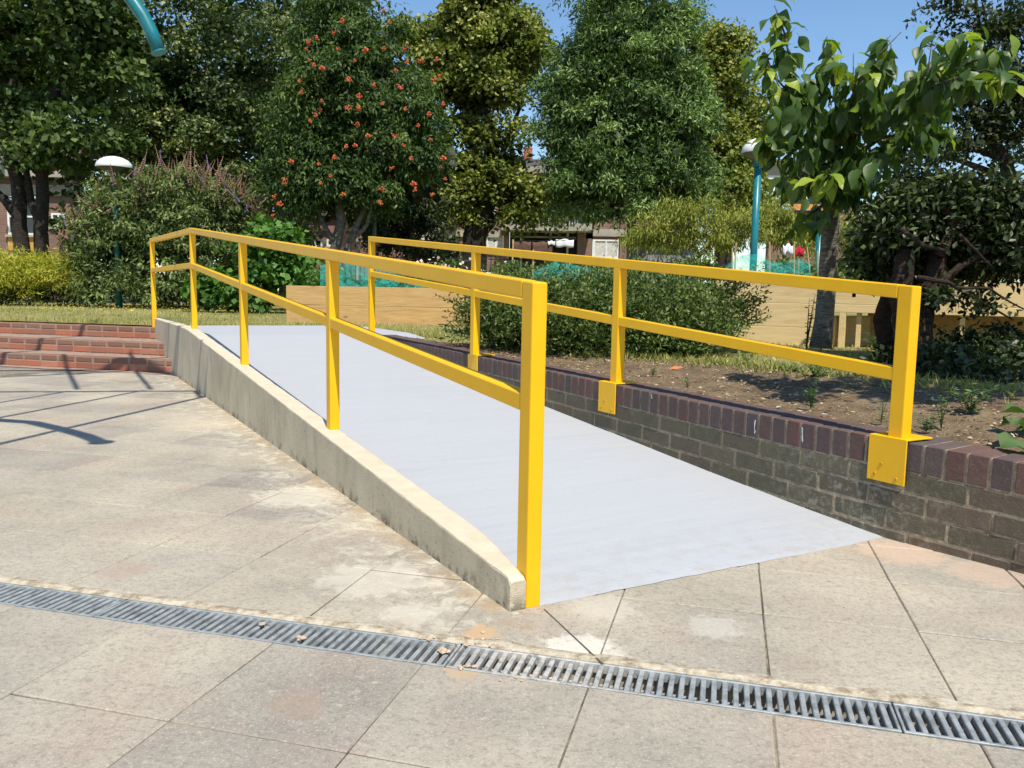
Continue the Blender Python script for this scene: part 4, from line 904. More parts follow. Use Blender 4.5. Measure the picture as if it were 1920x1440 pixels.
# far right tree with small dark leaves and sky gaps
t15 = tree("privet_tree", "airy dark tree with small leaves against the sky, top right", "tree", G_T)
Y = 10
limbs(t15, [tpath([(1950, 700), (1930, 500), (1880, 300), (1830, 200), (1790, 150)], Y, .13, .02), tpath([(1900, 340), (1800, 300), (1690, 290)], Y, .05, .012), tpath([(1880, 300), (1780, 260), (1660, 320)], Y, .04, .01), tpath([(1860, 250), (1850, 120), (1830, 0)], Y, .05, .015), tpath([(1850, 180), (1810, 110), (1790, 60)], Y, .03, .01)], BARK)
crown(pb([(1840, 60, 60, 50), (1900, 40, 60, 60), (1790, 20, 45, 25), (1830, 130, 70, 45), (1900, 140, 50, 60), (1770, 190, 60, 40), (1850, 210, 70, 45), (1730, 240, 60, 40), (1820, 270, 80, 40), (1690, 290, 40, 30), (1900, 260, 60, 60), (1680, 340, 35, 25), (1760, 310, 60, 25), (1980, 150, 90, 200), (1640, 300, 20, 15)], Y), 13500, .085, .04, L_FAR, t15, twig=.26, shell=.85, vb=.45, vs=.25)
# far backdrop mass right of centre low
t16 = tree("garden_shrub", "mixed leafy shrubs behind the pale planter near the young trunk", "shrub")
crown(pb([(1620, 480, 45, 35), (1600, 510, 50, 25), (1480, 500, 50, 20, -1), (1560, 520, 60, 12, -1.5), (1640, 430, 40, 40, 1)], 11.5, .6), 6000, .07, .035, L_BUSH, t16, twig=.2, shell=.7, vb=.5)

t18 = tree("overhanging_tree", "tree just outside the right edge whose branches shade the soil bed", "tree")
MB().tube([(4.6, 1.6, 0), (4.5, 1.7, 1.4), (4.1, 2.1, 2.4), (3.2, 2.6, 2.95), (2.3, 3.0, 3.1)], [.12, .1, .08, .05, .02], 8).build("trunk", BARK, t18, smooth=True)
crown([blob3(2.05, 3.05, 2.95, .32, .45, .2), blob3(2.55, 2.75, 3.0, .45, .6, .22), blob3(3.1, 2.9, 3.0, .55, .7, .25), blob3(3.7, 2.6, 3.0, .6, .7, .3), blob3(3.1, 3.6, 3.1, .5, .4, .2)], 7000, .09, .06, L_FAR, t18, twig=.2, shell=.9)
# ---- young cherry with big individual leaves
t17 = tree("cherry_tree", "young cherry tree with large drooping leaves and ringed grey trunk", "tree")
YC = 6.3
tr_ = [(1538, 652, 1.0), (1545, 600, 1.0), (1552, 520, .95), (1555, 450, .9), (1560, 390, .75), (1572, 320, .4)]
pts = [at(x, y, YC+dy) for x, y, dy in tr_]; b3 = MB(); b3.tube(pts, [.098, .082, .078, .074, .068, .055], 12)
b3.build("trunk", BARKC, t17, smooth=True)
br = [[(1572, 320, .4), (1530, 240, .2), (1490, 150, 0), (1470, 60, 0), (1452, 10, 0)], [(1572, 320, .4), (1500, 290, .2), (1450, 270, .1), (1430, 250, 0)], [(1565, 330, .4), (1510, 330, .1), (1465, 330, 0)], [(1790, 130, -.7), (1850, 105, -.8), (1880, 80, -.9)], [(1600, 180, -.2), (1640, 110, -.3), (1690, 60, -.4)], [(1500, 200, .1), (1450, 140, .0), (1432, 90, -.1)],
      [(1575, 310, .4), (1570, 220, .1), (1560, 120, 0), (1555, 75, 0)], [(1575, 310, .4), (1620, 220, 0), (1640, 130, -.1), (1665, 70, -.2)], [(1620, 240, 0), (1700, 180, -.3), (1780, 110, -.6), (1830, 40, -.8)],
      [(1700, 180, -.3), (1780, 150, -.7), (1850, 130, -.9), (1908, 150, -1.0)], [(1580, 310, .4), (1650, 260, .1), (1720, 240, 0), (1760, 250, -.1)], [(1580, 320, .4), (1620, 320, .2), (1650, 350, .1)], [(1565, 350, .6), (1560, 340, .1), (1555, 320, -.2)],
      [(1530, 240, .2), (1470, 180, -.1), (1440, 120, -.1)], [(1560, 260, .2), (1600, 180, -.2), (1600, 100, -.2)], [(1575, 330, .5), (1600, 360, .3), (1615, 390, .2)], [(1550, 380, .7), (1520, 400, .5), (1500, 420, .4)], [(1700, 190, -.3), (1740, 130, -.5), (1750, 60, -.5)]]
tw = MB(); leafspots = []
for path in br:
    pp = [np.array(at(x, y, YC+dy)) for x, y, dy in path]; n_ = len(pp); tw.tube(pp, list(np.linspace(.018 if path[0][1] >= 300 else .009, .003, n_)), 6)
    tot = sum(np.linalg.norm(pp[i+1]-pp[i]) for i in range(n_-1))
    for k in range(int(tot/.020)):
        u_ = random.uniform(.10, 1.0)*(n_-1); i = min(int(u_), n_-2); f_ = u_-i; leafspots.append((pp[i]*(1-f_)+pp[i+1]*f_, u_/(n_-1)))
tw.build("branch", BARKG, t17, smooth=True)
def big_leaf(k):
    r_ = random.Random(k); Lh = 1.0; nseg = 6; vs = []; fs = []
    for i in range(nseg+1):
        t = i/nseg; wd = .30*math.sin(math.pi*min(1, t**.8))*(1-.15*t)+(.0 if 0 < i < nseg else 0); z = -.35*t*t*r_.uniform(.7, 1.3)
        cup = .10*math.sin(math.pi*t)
        vs += [(-wd, t*.98, z+cup+r_.uniform(-.015, .015)), (0, t, z), (wd, t*.98, z+cup+r_.uniform(-.015, .015))]
    for i in range(nseg):
        for j in (0, 1): fs.append((3*i+j, 3*i+j+1, 3*i+4+j, 3*i+3+j))
    vs.append((0, -.22, .04)); vs.append((.015, -.22, .04)); vs.append((.015, 0, 0)); fs.append((len(vs)-3, len(vs)-2, len(vs)-1, 1))
    return vs, fs
def m_cl(c0, c1):
    m = bpy.data.materials.new("cherry_leaf_big"); m.use_nodes = True; n = N(m.node_tree); b = m.node_tree.nodes["Principled BSDF"]
    c = n.ramp(n.rnd(), [(0, c0), (1, c1)])
    o = n.obj(); sx = n.new("ShaderNodeSeparateXYZ"); n.link(o, sx.inputs[0])
    ax = n.math('ABSOLUTE', sx.outputs[0]); rib = n.math('LESS_THAN', ax, .018)
    vein = n.math('SINE', n.math('MULTIPLY', n.math('SUBTRACT', sx.outputs[1], n.math('MULTIPLY', ax, .7)), 52.0))
    vv = n.math('MAXIMUM', n.math('MULTIPLY', n.mapr(vein, .86, 1.0, 0, 1), .5), rib)
    c = n.mix(n.math('MULTIPLY', vv, .22), c, (.24, .30, .10)); c = n.mix(n.mapr(n.noise(9, 3, .6, o), .55, .75, 0, .3), c, (.16, .16, .03))
    n.link(c, b.inputs["Base Color"]); b.inputs["Roughness"].default_value = .42; b.inputs["Specular IOR Level"].default_value = .4
    n.bump(b, vein, .12, .006)
    t = n.new("ShaderNodeBsdfTranslucent"); n.link(n.mix(1.0, c, (1.5, 1.6, .5), 'MULTIPLY'), t.inputs[0]); mx = n.new("ShaderNodeMixShader"); mx.inputs[0].default_value = .35
    n.link(b.outputs[0], mx.inputs[1]); n.link(t.outputs[0], mx.inputs[2]); n.link(mx.outputs[0], m.node_tree.nodes["Material Output"].inputs[0]); return m
CLD = m_cl((.05, .105, .025), (.15, .225, .045)); CLY = m_cl((.18, .28, .03), (.36, .44, .06))
LM = []
for mm in (CLD, CLY):
    row = []
    for k in range(5):
        vs, fs = big_leaf(k); row.append(MB().add(vs, fs).mesh("leaf", mm, smooth=True))
    LM.append(row)
random.shuffle(leafspots)
restP = []
def put_leaf(p, u_, as_obj=True):
    young = random.random() < (u_-.25)*1.7
    Lf = random.uniform(.11, .185); az = random.uniform(0, 2*math.pi); el = random.uniform(-1.5, -.55) if not young else random.uniform(-1.3, .1)
    y_ = Vector((math.cos(az)*math.cos(el), math.sin(az)*math.cos(el), math.sin(el)))
    up_ = Vector((random.gauss(0, .5), random.gauss(-.35, .5), 1)); x_ = y_.cross(up_).normalized(); z_ = x_.cross(y_).normalized()
    off = Vector(tuple(p))+y_*.03*1.0+Vector((random.gauss(0, .035), random.gauss(0, .05), random.gauss(0, .03)))
    M = Matrix(((x_.x, y_.x, z_.x, off.x), (x_.y, y_.y, z_.y, off.y), (x_.z, y_.z, z_.z, off.z), (0, 0, 0, 1)))@Matrix.Diagonal((Lf, Lf, Lf, 1))
    return M, young
nobj = 0; mb_r = MB()
for i, (p, u_) in enumerate(leafspots):
    M, young = put_leaf(p, u_)
    if nobj < 296:
        o = bpy.data.objects.new("leaf", random.choice(LM[1 if young else 0])); link(o, t17); o.matrix_basis = M; nobj += 1
    else:
        vs, fs = big_leaf(i % 5); mb_r.add([tuple(M@Vector(v)) for v in vs], fs)
# extra inner dark leaves filling the crown
for _ in range(430):
    bx = random.choice([(1500, 230, 60, 80), (1560, 230, 80, 90), (1640, 200, 90, 60), (1700, 190, 70, 55), (1500, 170, 60, 60), (1780, 130, 60, 40), (1620, 300, 40, 40), (1730, 230, 35, 30)])
    p = at(random.gauss(bx[0], bx[2]*.5), random.gauss(bx[1], bx[3]*.5), YC+random.uniform(-.25, .45)); M, y_ = put_leaf(p, .2); vs, fs = big_leaf(random.randrange(5)); mb_r.add([tuple(M@Vector(v)) for v in vs], fs)
me = mb_r.mesh("foliage", CLD, smooth=True); o = link(bpy.data.objects.new("foliage", me), t17); o['kind'] = 'stuff'

# ---- weeds
def weed(name, label, base, h, n_st, n_lf, ll, lw_, cat="weed", spread=.35, m=L_WEED, group="weeds on the soil bed"):
    r = thing(name, label, cat, group, loc=tuple(base)); stm = MB(); Ps = []; As = []; Ns = []
    for i in range(n_st):
        a_ = random.uniform(0, 6.28); lean = random.uniform(.05, spread); H = h*random.uniform(.6, 1)
        pts = [(math.cos(a_)*lean*H*t**1.5, math.sin(a_)*lean*H*t**1.5, H*t) for t in (0, .35, .7, 1)]
        stm.tube(pts, [.0035*h/.3, .003*h/.3, .002*h/.3, .001], 5)
        for k in range(n_lf):
            t = random.uniform(.1, 1); j = min(2, int(t*3)); f_ = t*3-j; p = np.array(pts[j])*(1-f_)+np.array(pts[j+1])*f_
            az = random.uniform(0, 6.28); Ps.append(p); As.append([math.cos(az), math.sin(az), random.uniform(-.3, .5)]); Ns.append([random.gauss(0, .3), random.gauss(0, .3), 1])
    stm.build("stem", L_WEED, r); lc_ = leaves("leaf_cluster", np.array(Ps), np.array(As), np.array(Ns), ll*rng.uniform(.6, 1.2, len(Ps)), lw_*rng.uniform(.6, 1.2, len(Ps)), m, r); lc_['kind'] = 'stuff'; return r
weed("tall_weed", "tall thin weed with sparse leaves left of the young tree trunk", (*atz(1512, 655, .43)[:2], .42), .62, 3, 16, .05, .03, spread=.22)
weed("leafy_weed", "grey green leafy weed clump in front of the young tree trunk", (*atz(1530, 716, .40)[:2], .39), .14, 16, 14, .035, .014, spread=1.3)
weed("leafy_weed", "low leafy weed just below the lower rail, centre of the soil", (*atz(1480, 705, .40)[:2], .39), .10, 12, 12, .035, .014, spread=1.5)
weed("small_weed", "dark upright weed standing at the wall edge below the leafy clump", (*atz(1520, 765, .38)[:2], .37), .12, 7, 10, .035, .013, spread=.5)
weed("small_weed", "small feathery weed right of the nearest wall post", (*atz(1765, 800, .38)[:2], .37), .15, 5, 14, .022, .010, spread=.4)
weed("small_weed", "short weed close against the right side of the nearest wall post", (*atz(1738, 805, .38)[:2], .37), .07, 8, 8, .03, .014, spread=1.0)
weed("small_weed", "thin weed peeping left of the nearest wall post", (*atz(1652, 790, .38)[:2], .37), .12, 3, 10, .022, .012, spread=.4)
weed("small_weed", "tiny green weed on the soil below the clipped bush", (*atz(1224, 703, .40)[:2], .39), .07, 6, 8, .02, .009, spread=.6)
weed("small_weed", "second tiny weed on open soil right of the orange leaf", (*atz(1290, 722, .40)[:2], .385), .06, 5, 8, .02, .009, spread=.6)
weed("grass_tuft", "bright green grass tuft in front of the planter recess", (*atz(1640, 655, .43)[:2], .42), .16, 26, 3, .09, .010, spread=.7)
weed("leafy_weed", "weed clump with rounded leaves under the right end of the bush", (*atz(1305, 672, .42)[:2], .41), .12, 12, 10, .045, .03, spread=1.0)
for k_, (px_, py_, lab_) in enumerate([(1560, 700, "leafy clump just right of the leafy weeds, below the lower rail"), (1600, 690, "low green weed in the shade under the lower rail"), (1395, 690, "small green weed left of the leafy clumps on the soil"), (1715, 690, "dark weed behind the nearest wall post"),
        (1820, 770, "small shaded weed between wall post and burdock"), (1440, 668, "grassy weed at the lawn edge left of the young tree")]):
    weed("leafy_weed", lab_, (*atz(px_, py_, .40)[:2], .39), random.uniform(.08, .14), 12, 12, .035, .016, spread=1.2)
# big-leaf plant at right edge
r = thing("burdock_plant", "broad lobed green leaves spilling over the coping at the right edge", "plant"); 
for k, (px, py, L_, yaw, pit) in enumerate([(1890, 825, .15, 3.5, -.3), (1905, 800, .13, 4.6, .1), (1930, 820, .14, 5.2, -.1), (1900, 812, .10, 2.6, .2), (1945, 800, .14, 1.2, .1)]):
    n_ = 16; vs = [(0, 0, 0)]
    for i in range(n_): t = 2*math.pi*i/n_; rr_ = L_*.5*(1+.16*math.cos(t*5+k)+.1*random.uniform(-1, 1)); vs.append((rr_*math.cos(t)*.85, rr_*math.sin(t)+L_*.4, .02*math.sin(3*t)))
    b3 = MB().add(vs, [(0, 1+i, 1+(i+1) % n_) for i in range(n_)]); g = atz(px, py, .40)
    me = b3.mesh("leaf", L_WEED, smooth=True); a3 = me.attributes.new("v", 'FLOAT', 'FACE'); a3.data.foreach_set("value", np.full(len(me.polygons), .35, dtype=np.float32))
    inst("leaf", me, r, (g[0], g[1], .405+.012*k), rot=(pit, random.uniform(-.3, .3), yaw))

# ================================================================== LAMPS AND POLES
def lamp(name, label, base, H, r0, head=True, capr=.36):
    o = thing(name, label, "street lamp", "teal lamp posts", tuple(base))
    MB().tube([(0, 0, -.05), (0, 0, H)], r0, 14).build("pole", TEAL, o, smooth=True)
    MB().tube([(0, 0, -.02), (0, 0, .9)], r0*1.35, 14).build("pole_base", TEAL, o, smooth=True)
    if head:
        MB().lathe([(capr*1.0, -.03), (capr*1.02, .0), (capr*.96, .06), (capr*.78, .13), (capr*.5, .18), (capr*.2, .205), (0, .21)], (0, 0, H+.12), 28).build("lamp_cap", WHITEP, o, smooth=True)
        MB().lathe([(capr*1.0, -.03), (capr*.7, -.07), (capr*.42, -.13), (capr*.3, -.16), (0, -.16)], (0, 0, H+.12), 24).build("lamp_bowl", LAMPU, o, smooth=True)
        MB().tube([(0, 0, H-.12), (0, 0, H)], r0*1.5, 14).build("collar", TEAL, o, smooth=True)
    return o
b = at(223, 573, 17.65); tp = at(205, 312, 17.65)
lamp("street_lamp", "teal lamp post with white domed head standing in the buddleia", (b[0], b[1], .42), tp[2]-.42-.12, .055)
b = at(1409, 560, 13.5); tp = at(1420, 284, 13.5)
l2 = lamp("street_lamp", "teal lamp post with white domed head left of the young tree", ((b[0]), b[1], .42), tp[2]-.42-.12, .058, capr=.27)
b = at(1530, 560, 13.5); o = thing("teal_post", "short headless teal post just left of the young tree trunk", "post", "teal lamp posts", (b[0], b[1], .42)); MB().tube([(0, 0, 0), (0, 0, 1.58)], .05, 12).build("pole", TEAL, o, smooth=True)
MB().lathe([(.055, 1.58), (.045, 1.62), (0, 1.63)], (0, 0, 0), 12).build("pole_cap", TEAL, o)
b = at(702, 560, 18); o = thing("steel_pole", "thin grey steel pole beside the rowan trunk", "pole", None, (b[0], b[1], .42)); MB().tube([(0, 0, 0), (0, 0, 2.75)], .04, 10).build("pole", STEEL, o, smooth=True)
MB().lathe([(.045, 2.75), (.06, 2.78), (.03, 2.9), (0, 2.92)], (0, 0, 0), 10).build("pole_cap", TEAL, o)

# ================================================================== CLIMBING FRAME (out of the picture but for one drooping arm)
cf = thing("climbing_frame", "teal tubular play frame whose drooping arm enters at the top left", "play frame")
ZF = 3.25
def cast(px, py, z): g = atz(px, py, 0); return (g[0]+tosun[0]/tosun[2]*z, g[1]+tosun[1]/tosun[2]*z, z)
def seg_g(a, b2, r, ea=0.0, eb=0.0, z=ZF, nm="bar"):
    p = np.array(cast(*a, z)); q = np.array(cast(*b2, z)); d = q-p
    MB().tube([p-d*ea, q+d*eb], r, 10).build(nm, TEAL, cf, smooth=True)
seg_g((0, 735), (367, 733), .032, 1.2, .05); seg_g((0, 755), (130, 733), .018, 1.5, .0); seg_g((0, 783), (270, 732), .020, 1.0, .0); seg_g((0, 832), (377, 745), .024, .6, .05)
# bars that run on over the steps
for a_, b2, r in (((145, 730), (130, 700), .022), ((283, 730), (258, 700), .022)):
    p = np.array(cast(*a_, 4.3)); q = np.array(cast(*b2, 4.3)); d = (q-p)/np.linalg.norm(q-p); MB().tube([p, p+d*2.4], r, 10).build("bar", TEAL, cf, smooth=True)
e1 = np.array(cast(367, 733, ZF)); e2 = np.array(cast(377, 745, ZF)); MB().tube([e1, e2], .024, 10).build("bar", TEAL, cf, smooth=True)
def castz(px, py, zh, z): g = atz(px, py, zh); return np.array([g[0]+tosun[0]/tosun[2]*(z-zh), g[1]+tosun[1]/tosun[2]*(z-zh), z])
for A_, B_, r, ea, eb in (((0, 707, 0), (262, 672, .136), .034, .5, .40), ((10, 661, .136), (118, 632, .274), .034, 1.2, 1.1)):
    p = castz(*A_, 4.3); q = castz(*B_, 4.3); d = q-p; MB().tube([p-d*ea, q+d*eb], r, 10).build("bar", TEAL, cf, smooth=True)
# posts stand outside the picture on the left
for px, py in ((-260, 745), (-330, 900)):
    p = np.array(cast(px, py, ZF)); p[0] = min(p[0], -.66*p[1]-.5); MB().tube([(p[0], p[1], 0), (p[0], p[1], ZF)], .05, 12).build("leg", TEAL, cf, smooth=True)
# second drooping arm, out of view: added and shaped to throw the curved shadow
z0 = 2.62; cur = [np.array(cast(px, py, z)) for px, py, z in ((-60, 783, 3.0), (0, 788, 2.95), (60, 792, 2.9), (120, 806, 2.8), (160, 817, 2.7), (190, 829, z0))]
MB().tube(cur, .048, 12).build("drooping_arm", TEAL, cf, smooth=True); MB().tube([cur[-1], cur[-1]+np.array([.002, -.001, -.012])], .07, 14).build("arm_cap", TEAL, cf)
# visible drooping arm
YA = 6.6
vis = [np.array(at(x, y, YA)) for x, y in ((150, -120), (205, -50), (248, 0), (270, 32), (285, 62), (298, 97))]
MB().tube(vis, [.052, .052, .052, .051, .050, .048], 16).build("drooping_arm", TEAL, cf, smooth=True)
MB().tube([vis[-1], vis[-1]+np.array([.004, 0, -.010])], .058, 16).build("arm_cap", TEAL, cf)
MB().tube([vis[0], vis[0]+np.array([-1.8, -.9, .8]), vis[0]+np.array([-5.2, -2.6, .7])], .05, 12).build("drooping_arm", TEAL, cf, smooth=True)
e = vis[0]+np.array([-5.2, -2.6, .7]); MB().tube([(e[0], e[1], 0), tuple(e)], .05, 12).build("leg", TEAL, cf, smooth=True)

# ================================================================== BUILDINGS
def bpart(parent, name, x0, x1, y0, y1, Y, m, d0=0.0, d1=.3, bev=0):
    """box whose front shows between picture columns x0..x1 and rows y0(top)..y1(bottom) at depth Y; d0 recess, d1 back"""
    a_ = at(x0, (y0+y1)/2, Y); b2 = at(x1, (y0+y1)/2, Y); zt = at((x0+x1)/2, y0, Y)[2]; zb = at((x0+x1)/2, y1, Y)[2]
    return MB().box(a_[0], b2[0], Y+d0, Y+d1, zb, zt).build(name, m, parent, bev)
def window(parent, x0, x1, y0, y1, Y, nx=2, ny=1, curtain=False, proud=.06, fm=WHITEF, blind=None):
    a_ = at(x0, y1, Y); b2 = at(x1, y0, Y); X0, X1, Z0, Z1 = a_[0], b2[0], a_[2], b2[2]; w_ = .07
    f = MB(); f.box(X0, X1, Y-proud, Y+.02, Z1-w_, Z1).box(X0, X1, Y-proud, Y+.02, Z0, Z0+w_).box(X0, X0+w_, Y-proud, Y+.02, Z0+w_, Z1-w_).box(X1-w_, X1, Y-proud, Y+.02, Z0+w_, Z1-w_)
    for i in range(1, nx): x = X0+(X1-X0)*i/nx; f.box(x-.03, x+.03, Y-proud+.004, Y+.02, Z0+w_, Z1-w_)
    for i in range(1, ny): z = Z0+(Z1-Z0)*i/ny; f.box(X0+w_, X1-w_, Y-proud+.008, Y+.02, z-.03, z+.03)
    wo_ = f.build("window", fm, parent)
    MB().box(X0+w_, X1-w_, Y-.02, Y-.012, Z0+w_, Z1-w_).build("pane", CURTAIN if curtain else GLASS, wo_)
    MB().box(X0-.08, X1+.08, Y-proud-.06, Y, Z0-.08, Z0-.003).build("sill", CONC, wo_); return wo_
YB = 38
B1_ = thing("apartment_block", "two storey brown brick flats with balconies behind the central trees", "building", "flats around the garden")
def wl(x0, x1, y0, y1, Y=YB, m=FACADE, nm="wall", d0=0., d1=.4): return bpart(B1_, nm, x0, x1, y0, y1, Y, m, d0, d1)
gz = 570
wl(560, 838, 318, gz); wl(862, 955, 345, gz); wl(1082, 1110, 432, gz); wl(1162, 1300, 345, gz)
wl(838, 862, 318, 432); wl(955, 1100, 318, 380); wl(1100, 1162, 345, 448); wl(955, 1082, 432, gz, YB+1.2, GLASS, "porch_glazing"); wl(838, 862, 432, gz, YB+.5, GLASS, "porch_glazing")
wl(1110, 1162, 484, gz)
wl(940, 1110, 418, 432, YB-1.0, CONC, "balcony_slab", 0, 1.38); wl(820, 940, 432, 444, YB-.12, CONC, "concrete_band", 0, .1); wl(1112, 1240, 430, 444, YB-.12, CONC, "concrete_band", 0, .1)
wl(560, 1300, 310, 322, YB-.5, CONC, "fascia", 0, .8)
wl(955, 1100, 380, 418, YB+.3, GLASS, "balcony_glazing", 0, .1)
for x in (975, 1030, 1062): wl(x, x+4, 436, 500, YB+1.1, WHITEF if x != 1030 else CONC, "mullion", 0, .08)
wl(958, 1080, 443, 446, YB+1.1, CONC, "transom", 0, .08)
window(B1_, 1112, 1160, 450, 484, YB, 2, 1, True); window(B1_, 898, 945, 440, 470, YB, 3, 1, True); window(B1_, 580, 606, 450, 462, YB, 2, 1, False); window(B1_, 614, 640, 450, 466, YB, 2, 1, False)
window(B1_, 790, 830, 440, 475, YB, 2, 1, True); window(B1_, 640, 668, 345, 375, YB, 2); window(B1_, 885, 930, 372, 400, YB, 2); window(B1_, 1190, 1235, 372, 400, YB, 3)
wl(650, 672, 440, 560, YB-.2, CONC, "pilaster", 0, .15)
ch = MB(); c = at(990, 300, YB+3); ch.box(c[0]-.5, c[0]+.5, YB+2.5, YB+3.5, 6, c[2]-.15); co = ch.build("chimney", FACADE, B1_)
MB().lathe([(.28, 0), (.24, .1), (.2, .6), (.22, .7), (.16, .7)], (c[0], YB+3, c[2]-.15), 14).build("chimney_pot", POT, co)
MB().box(at(560, 300, YB)[0], at(1300, 300, YB)[0], YB-.4, YB+9, at(900, 314, YB)[2], at(900, 310, YB)[2]+.25).build("roof", ROOFM, B1_)
# balcony railing with bars
x0 = at(958, 400, YB-1)[0]; x1 = at(1086, 400, YB-1)[0]; zt = at(1000, 394, YB-1)[2]; zb = at(1000, 418, YB-1)[2]
MB().box(x0, x1, YB-.98, YB-.93, zt-.04, zt).build("balcony_rail", IRON, B1_)
me = MB().box(-.012, .012, -.012, .012, zb-zt, 0).mesh("balustrade_bar", WHITEF)
for i in range(26): inst("balustrade_bar", me, B1_, (x0+(x1-x0)*(i+.5)/26, YB-.955, zt-.04))
x0 = at(824, 400, YB-1)[0]; x1 = at(850, 400, YB-1)[0]
MB().box(x0, x1, YB-.98, YB-.93, zt-.04, zt).build("balcony_rail", WHITEF, B1_)
for i in range(8): inst("balustrade_bar", me, B1_, (x0+(x1-x0)*(i+.5)/8, YB-.955, zt-.04))
bpart(B1_, "balcony_slab", 818, 856, 410, 418, YB-1, CONC, 0, 1.2)
# washing and things on the balcony
def cloth(name, label, x0, x1, y0, y1, Y, m, cat="washing", group="washing hung out to dry", amp=.015):
    a_ = at(x0, y1, Y); b2 = at(x1, y0, Y); n_ = 14; vs = []
    for i in range(n_+1):
        t = i/n_; x = a_[0]+(b2[0]-a_[0])*t; sag = .02*math.sin(math.pi*t*3)
        for j in range(4): z = b2[2]+(a_[2]-b2[2])*j/3; vs.append((x, Y+amp*math.sin(t*17+j*.6)*(j/3+.2), z-sag+(random.uniform(-.008, .008) if j == 3 else 0)))
    o = MB().add(vs, [(4*i+j, 4*i+j+1, 4*i+5+j, 4*i+4+j) for i in range(n_) for j in range(3)]).build(name, m, None, smooth=True)
    md = o.modifiers.new("thick", 'SOLIDIFY'); md.thickness = .008
    return tag(o, label, cat, group)
YW = 30
cloth("brown_sheet", "dark brown sheet at the left of the washing line", 963, 996, 453, 474, YW, CLOTHB)
cloth("brown_sheet", "second dark brown sheet, right of the first on the line", 998, 1036, 454, 478, YW, CLOTHB)
cloth("white_garment", "small white garment on the line next to the brown sheets", 1027, 1041, 452, 459, YW-.05, CLOTHW)
cloth("white_garment", "row of white shirts at the right end of the washing line", 1042, 1076, 449, 463, YW, CLOTHW)
cloth("red_towel", "crimson cloth on the upstairs balcony rail", 1040, 1050, 402, 418, YB-1.1, CLOTHP); cloth("purple_towel", "purple striped cloth on the upstairs balcony rail", 1052, 1061, 400, 418, YB-1.1, CLOTHV)
cloth("white_towel", "long white cloth on the upstairs balcony rail", 985, 1012, 410, 418, YB-1.1, CLOTHW); cloth("red_bag", "small red cloth at the left of the upstairs balcony", 977, 984, 408, 418, YB-1.1, CLOTHR)
ln = MB(); a_ = at(958, 452, YW); b2 = at(1082, 449, YW); ln.tube([a_, (a_+b2)/2+np.array([0, 0, -.02]), b2], .008, 5); tag(ln.build("washing_line", IRON), "thin washing line across the ground floor porch", "line")
for px, lab in ((962, "pale wooden prop at the left end of the washing line"), (1000, "short pale wooden prop under the brown sheets")):
    a_ = at(px, 449 if px == 962 else 468, YW-.1); tag(MB().tube([(a_[0], a_[1], .42), tuple(a_)], .035, 6).build("line_prop", CANE), lab, "pole")
# shed boards
sh = thing("garden_shed", "grey weathered board shed behind the ash trunk", "shed", None); 
for i in range(12):
    x = 1196+i*9; bpart(sh, "board", x, x+8.4, 455+random.uniform(-1, 1), 545, 24, flat("shed_board%d" % i, (.22+.04*random.random(), .24, .27), .8), 0, .05)
bpart(sh, "roof", 1190, 1310, 450, 455, 23.8, ROOFM, 0, 2)
# left building
YL = 30
B2_ = thing("apartment_block", "brown brick flats with ochre window panel behind the left maple", "building", "flats around the garden")
def w2(x0, x1, y0, y1, m=FACADE, nm="wall", d0=0., d1=.4, Y=YL): return bpart(B2_, nm, x0, x1, y0, y1, Y, m, d0, d1)
w2(-200, 16, 365, 560); w2(76, 140, 390, 560); w2(16, 76, 470, 560); w2(16, 76, 440, 470, OCHRE, "spandrel_panel", -.02, .3); w2(-200, 150, 345, 365, CONC, "concrete_band", -.1, .3); w2(-200, 150, 333, 345); w2(-200, 150, 296, 333, CONC, "balcony_panel", -.5, .3)
w2(-200, 150, 240, 290); w2(76, 140, 365, 390); w2(-200, 150, 228, 240, ROOFM, "roof", -.5, 6)
window(B2_, 17, 70, 372, 440, YL, 2, 2)
window(B2_, 98, 124, 400, 425, YL, 2, 1)
window(B2_, 20, 60, 250, 285, YL, 2, 1)
B2_['label'] = "brown brick flats with ochre window panel behind the left maple"
# ordinary brick block between (behind dark lime)
B4 = thing("brick_house", "brown brick house glimpsed below the dark lime, left of the rowan", "building", "flats around the garden")
bpart(B4, "wall", 545, 632, 405, 560, 33, FACADE, 0, 4); window(B4, 578, 605, 449, 463, 33, 2, 1); window(B4, 613, 628, 449, 462, 33, 1, 1); bpart(B4, "roof", 540, 640, 395, 405, 32.8, ROOFM, 0, 4.5)
# right building
YR = 44
B3_ = thing("apartment_block", "flats with beige panel and satellite dish behind the young tree", "building", "flats around the garden")
def w3(x0, x1, y0, y1, m=FACADE, nm="wall", d0=0., d1=.4): return bpart(B3_, nm, x0, x1, y0, y1, YR, m, d0, d1)
w3(1440, 1592, 394, 540); w3(1440, 1540, 306, 308.5, WHITEF, "gutter", -.3, .3); w3(1440, 1540, 308.5, 330, flat("beige_render", (.38, .33, .25), .9), "spandrel_panel"); w3(1440, 1540, 330, 337, WHITEF, "white_band", -.05, .3)
w3(1592, 1602, 340, 540); w3(1440, 1592, 337, 384, GLASS, "window_strip", .1, .3); w3(1470, 1474, 345, 384, WHITEF, "mullion", 0, .1); w3(1512, 1516, 337, 384, WHITEF, "mullion", 0, .1)
w3(1440, 1592, 384, 388, WHITEF, "balcony_edge", -.2, .2); w3(1478, 1560, 385, 394, AWN, "awning", -.5, -.25); w3(1430, 1560, 302, 306, ROOFM, "roof", -.5, 6)
c = at(1454, 364, YR-1); di = MB().lathe([(0, .10), (.2, .08), (.35, .03), (.42, -.02)], (0, 0, 0), 20).build("satellite_dish", WHITEF, B3_, smooth=True); di.location = tuple(c); di.rotation_euler = (R(80), 0, R(-15))
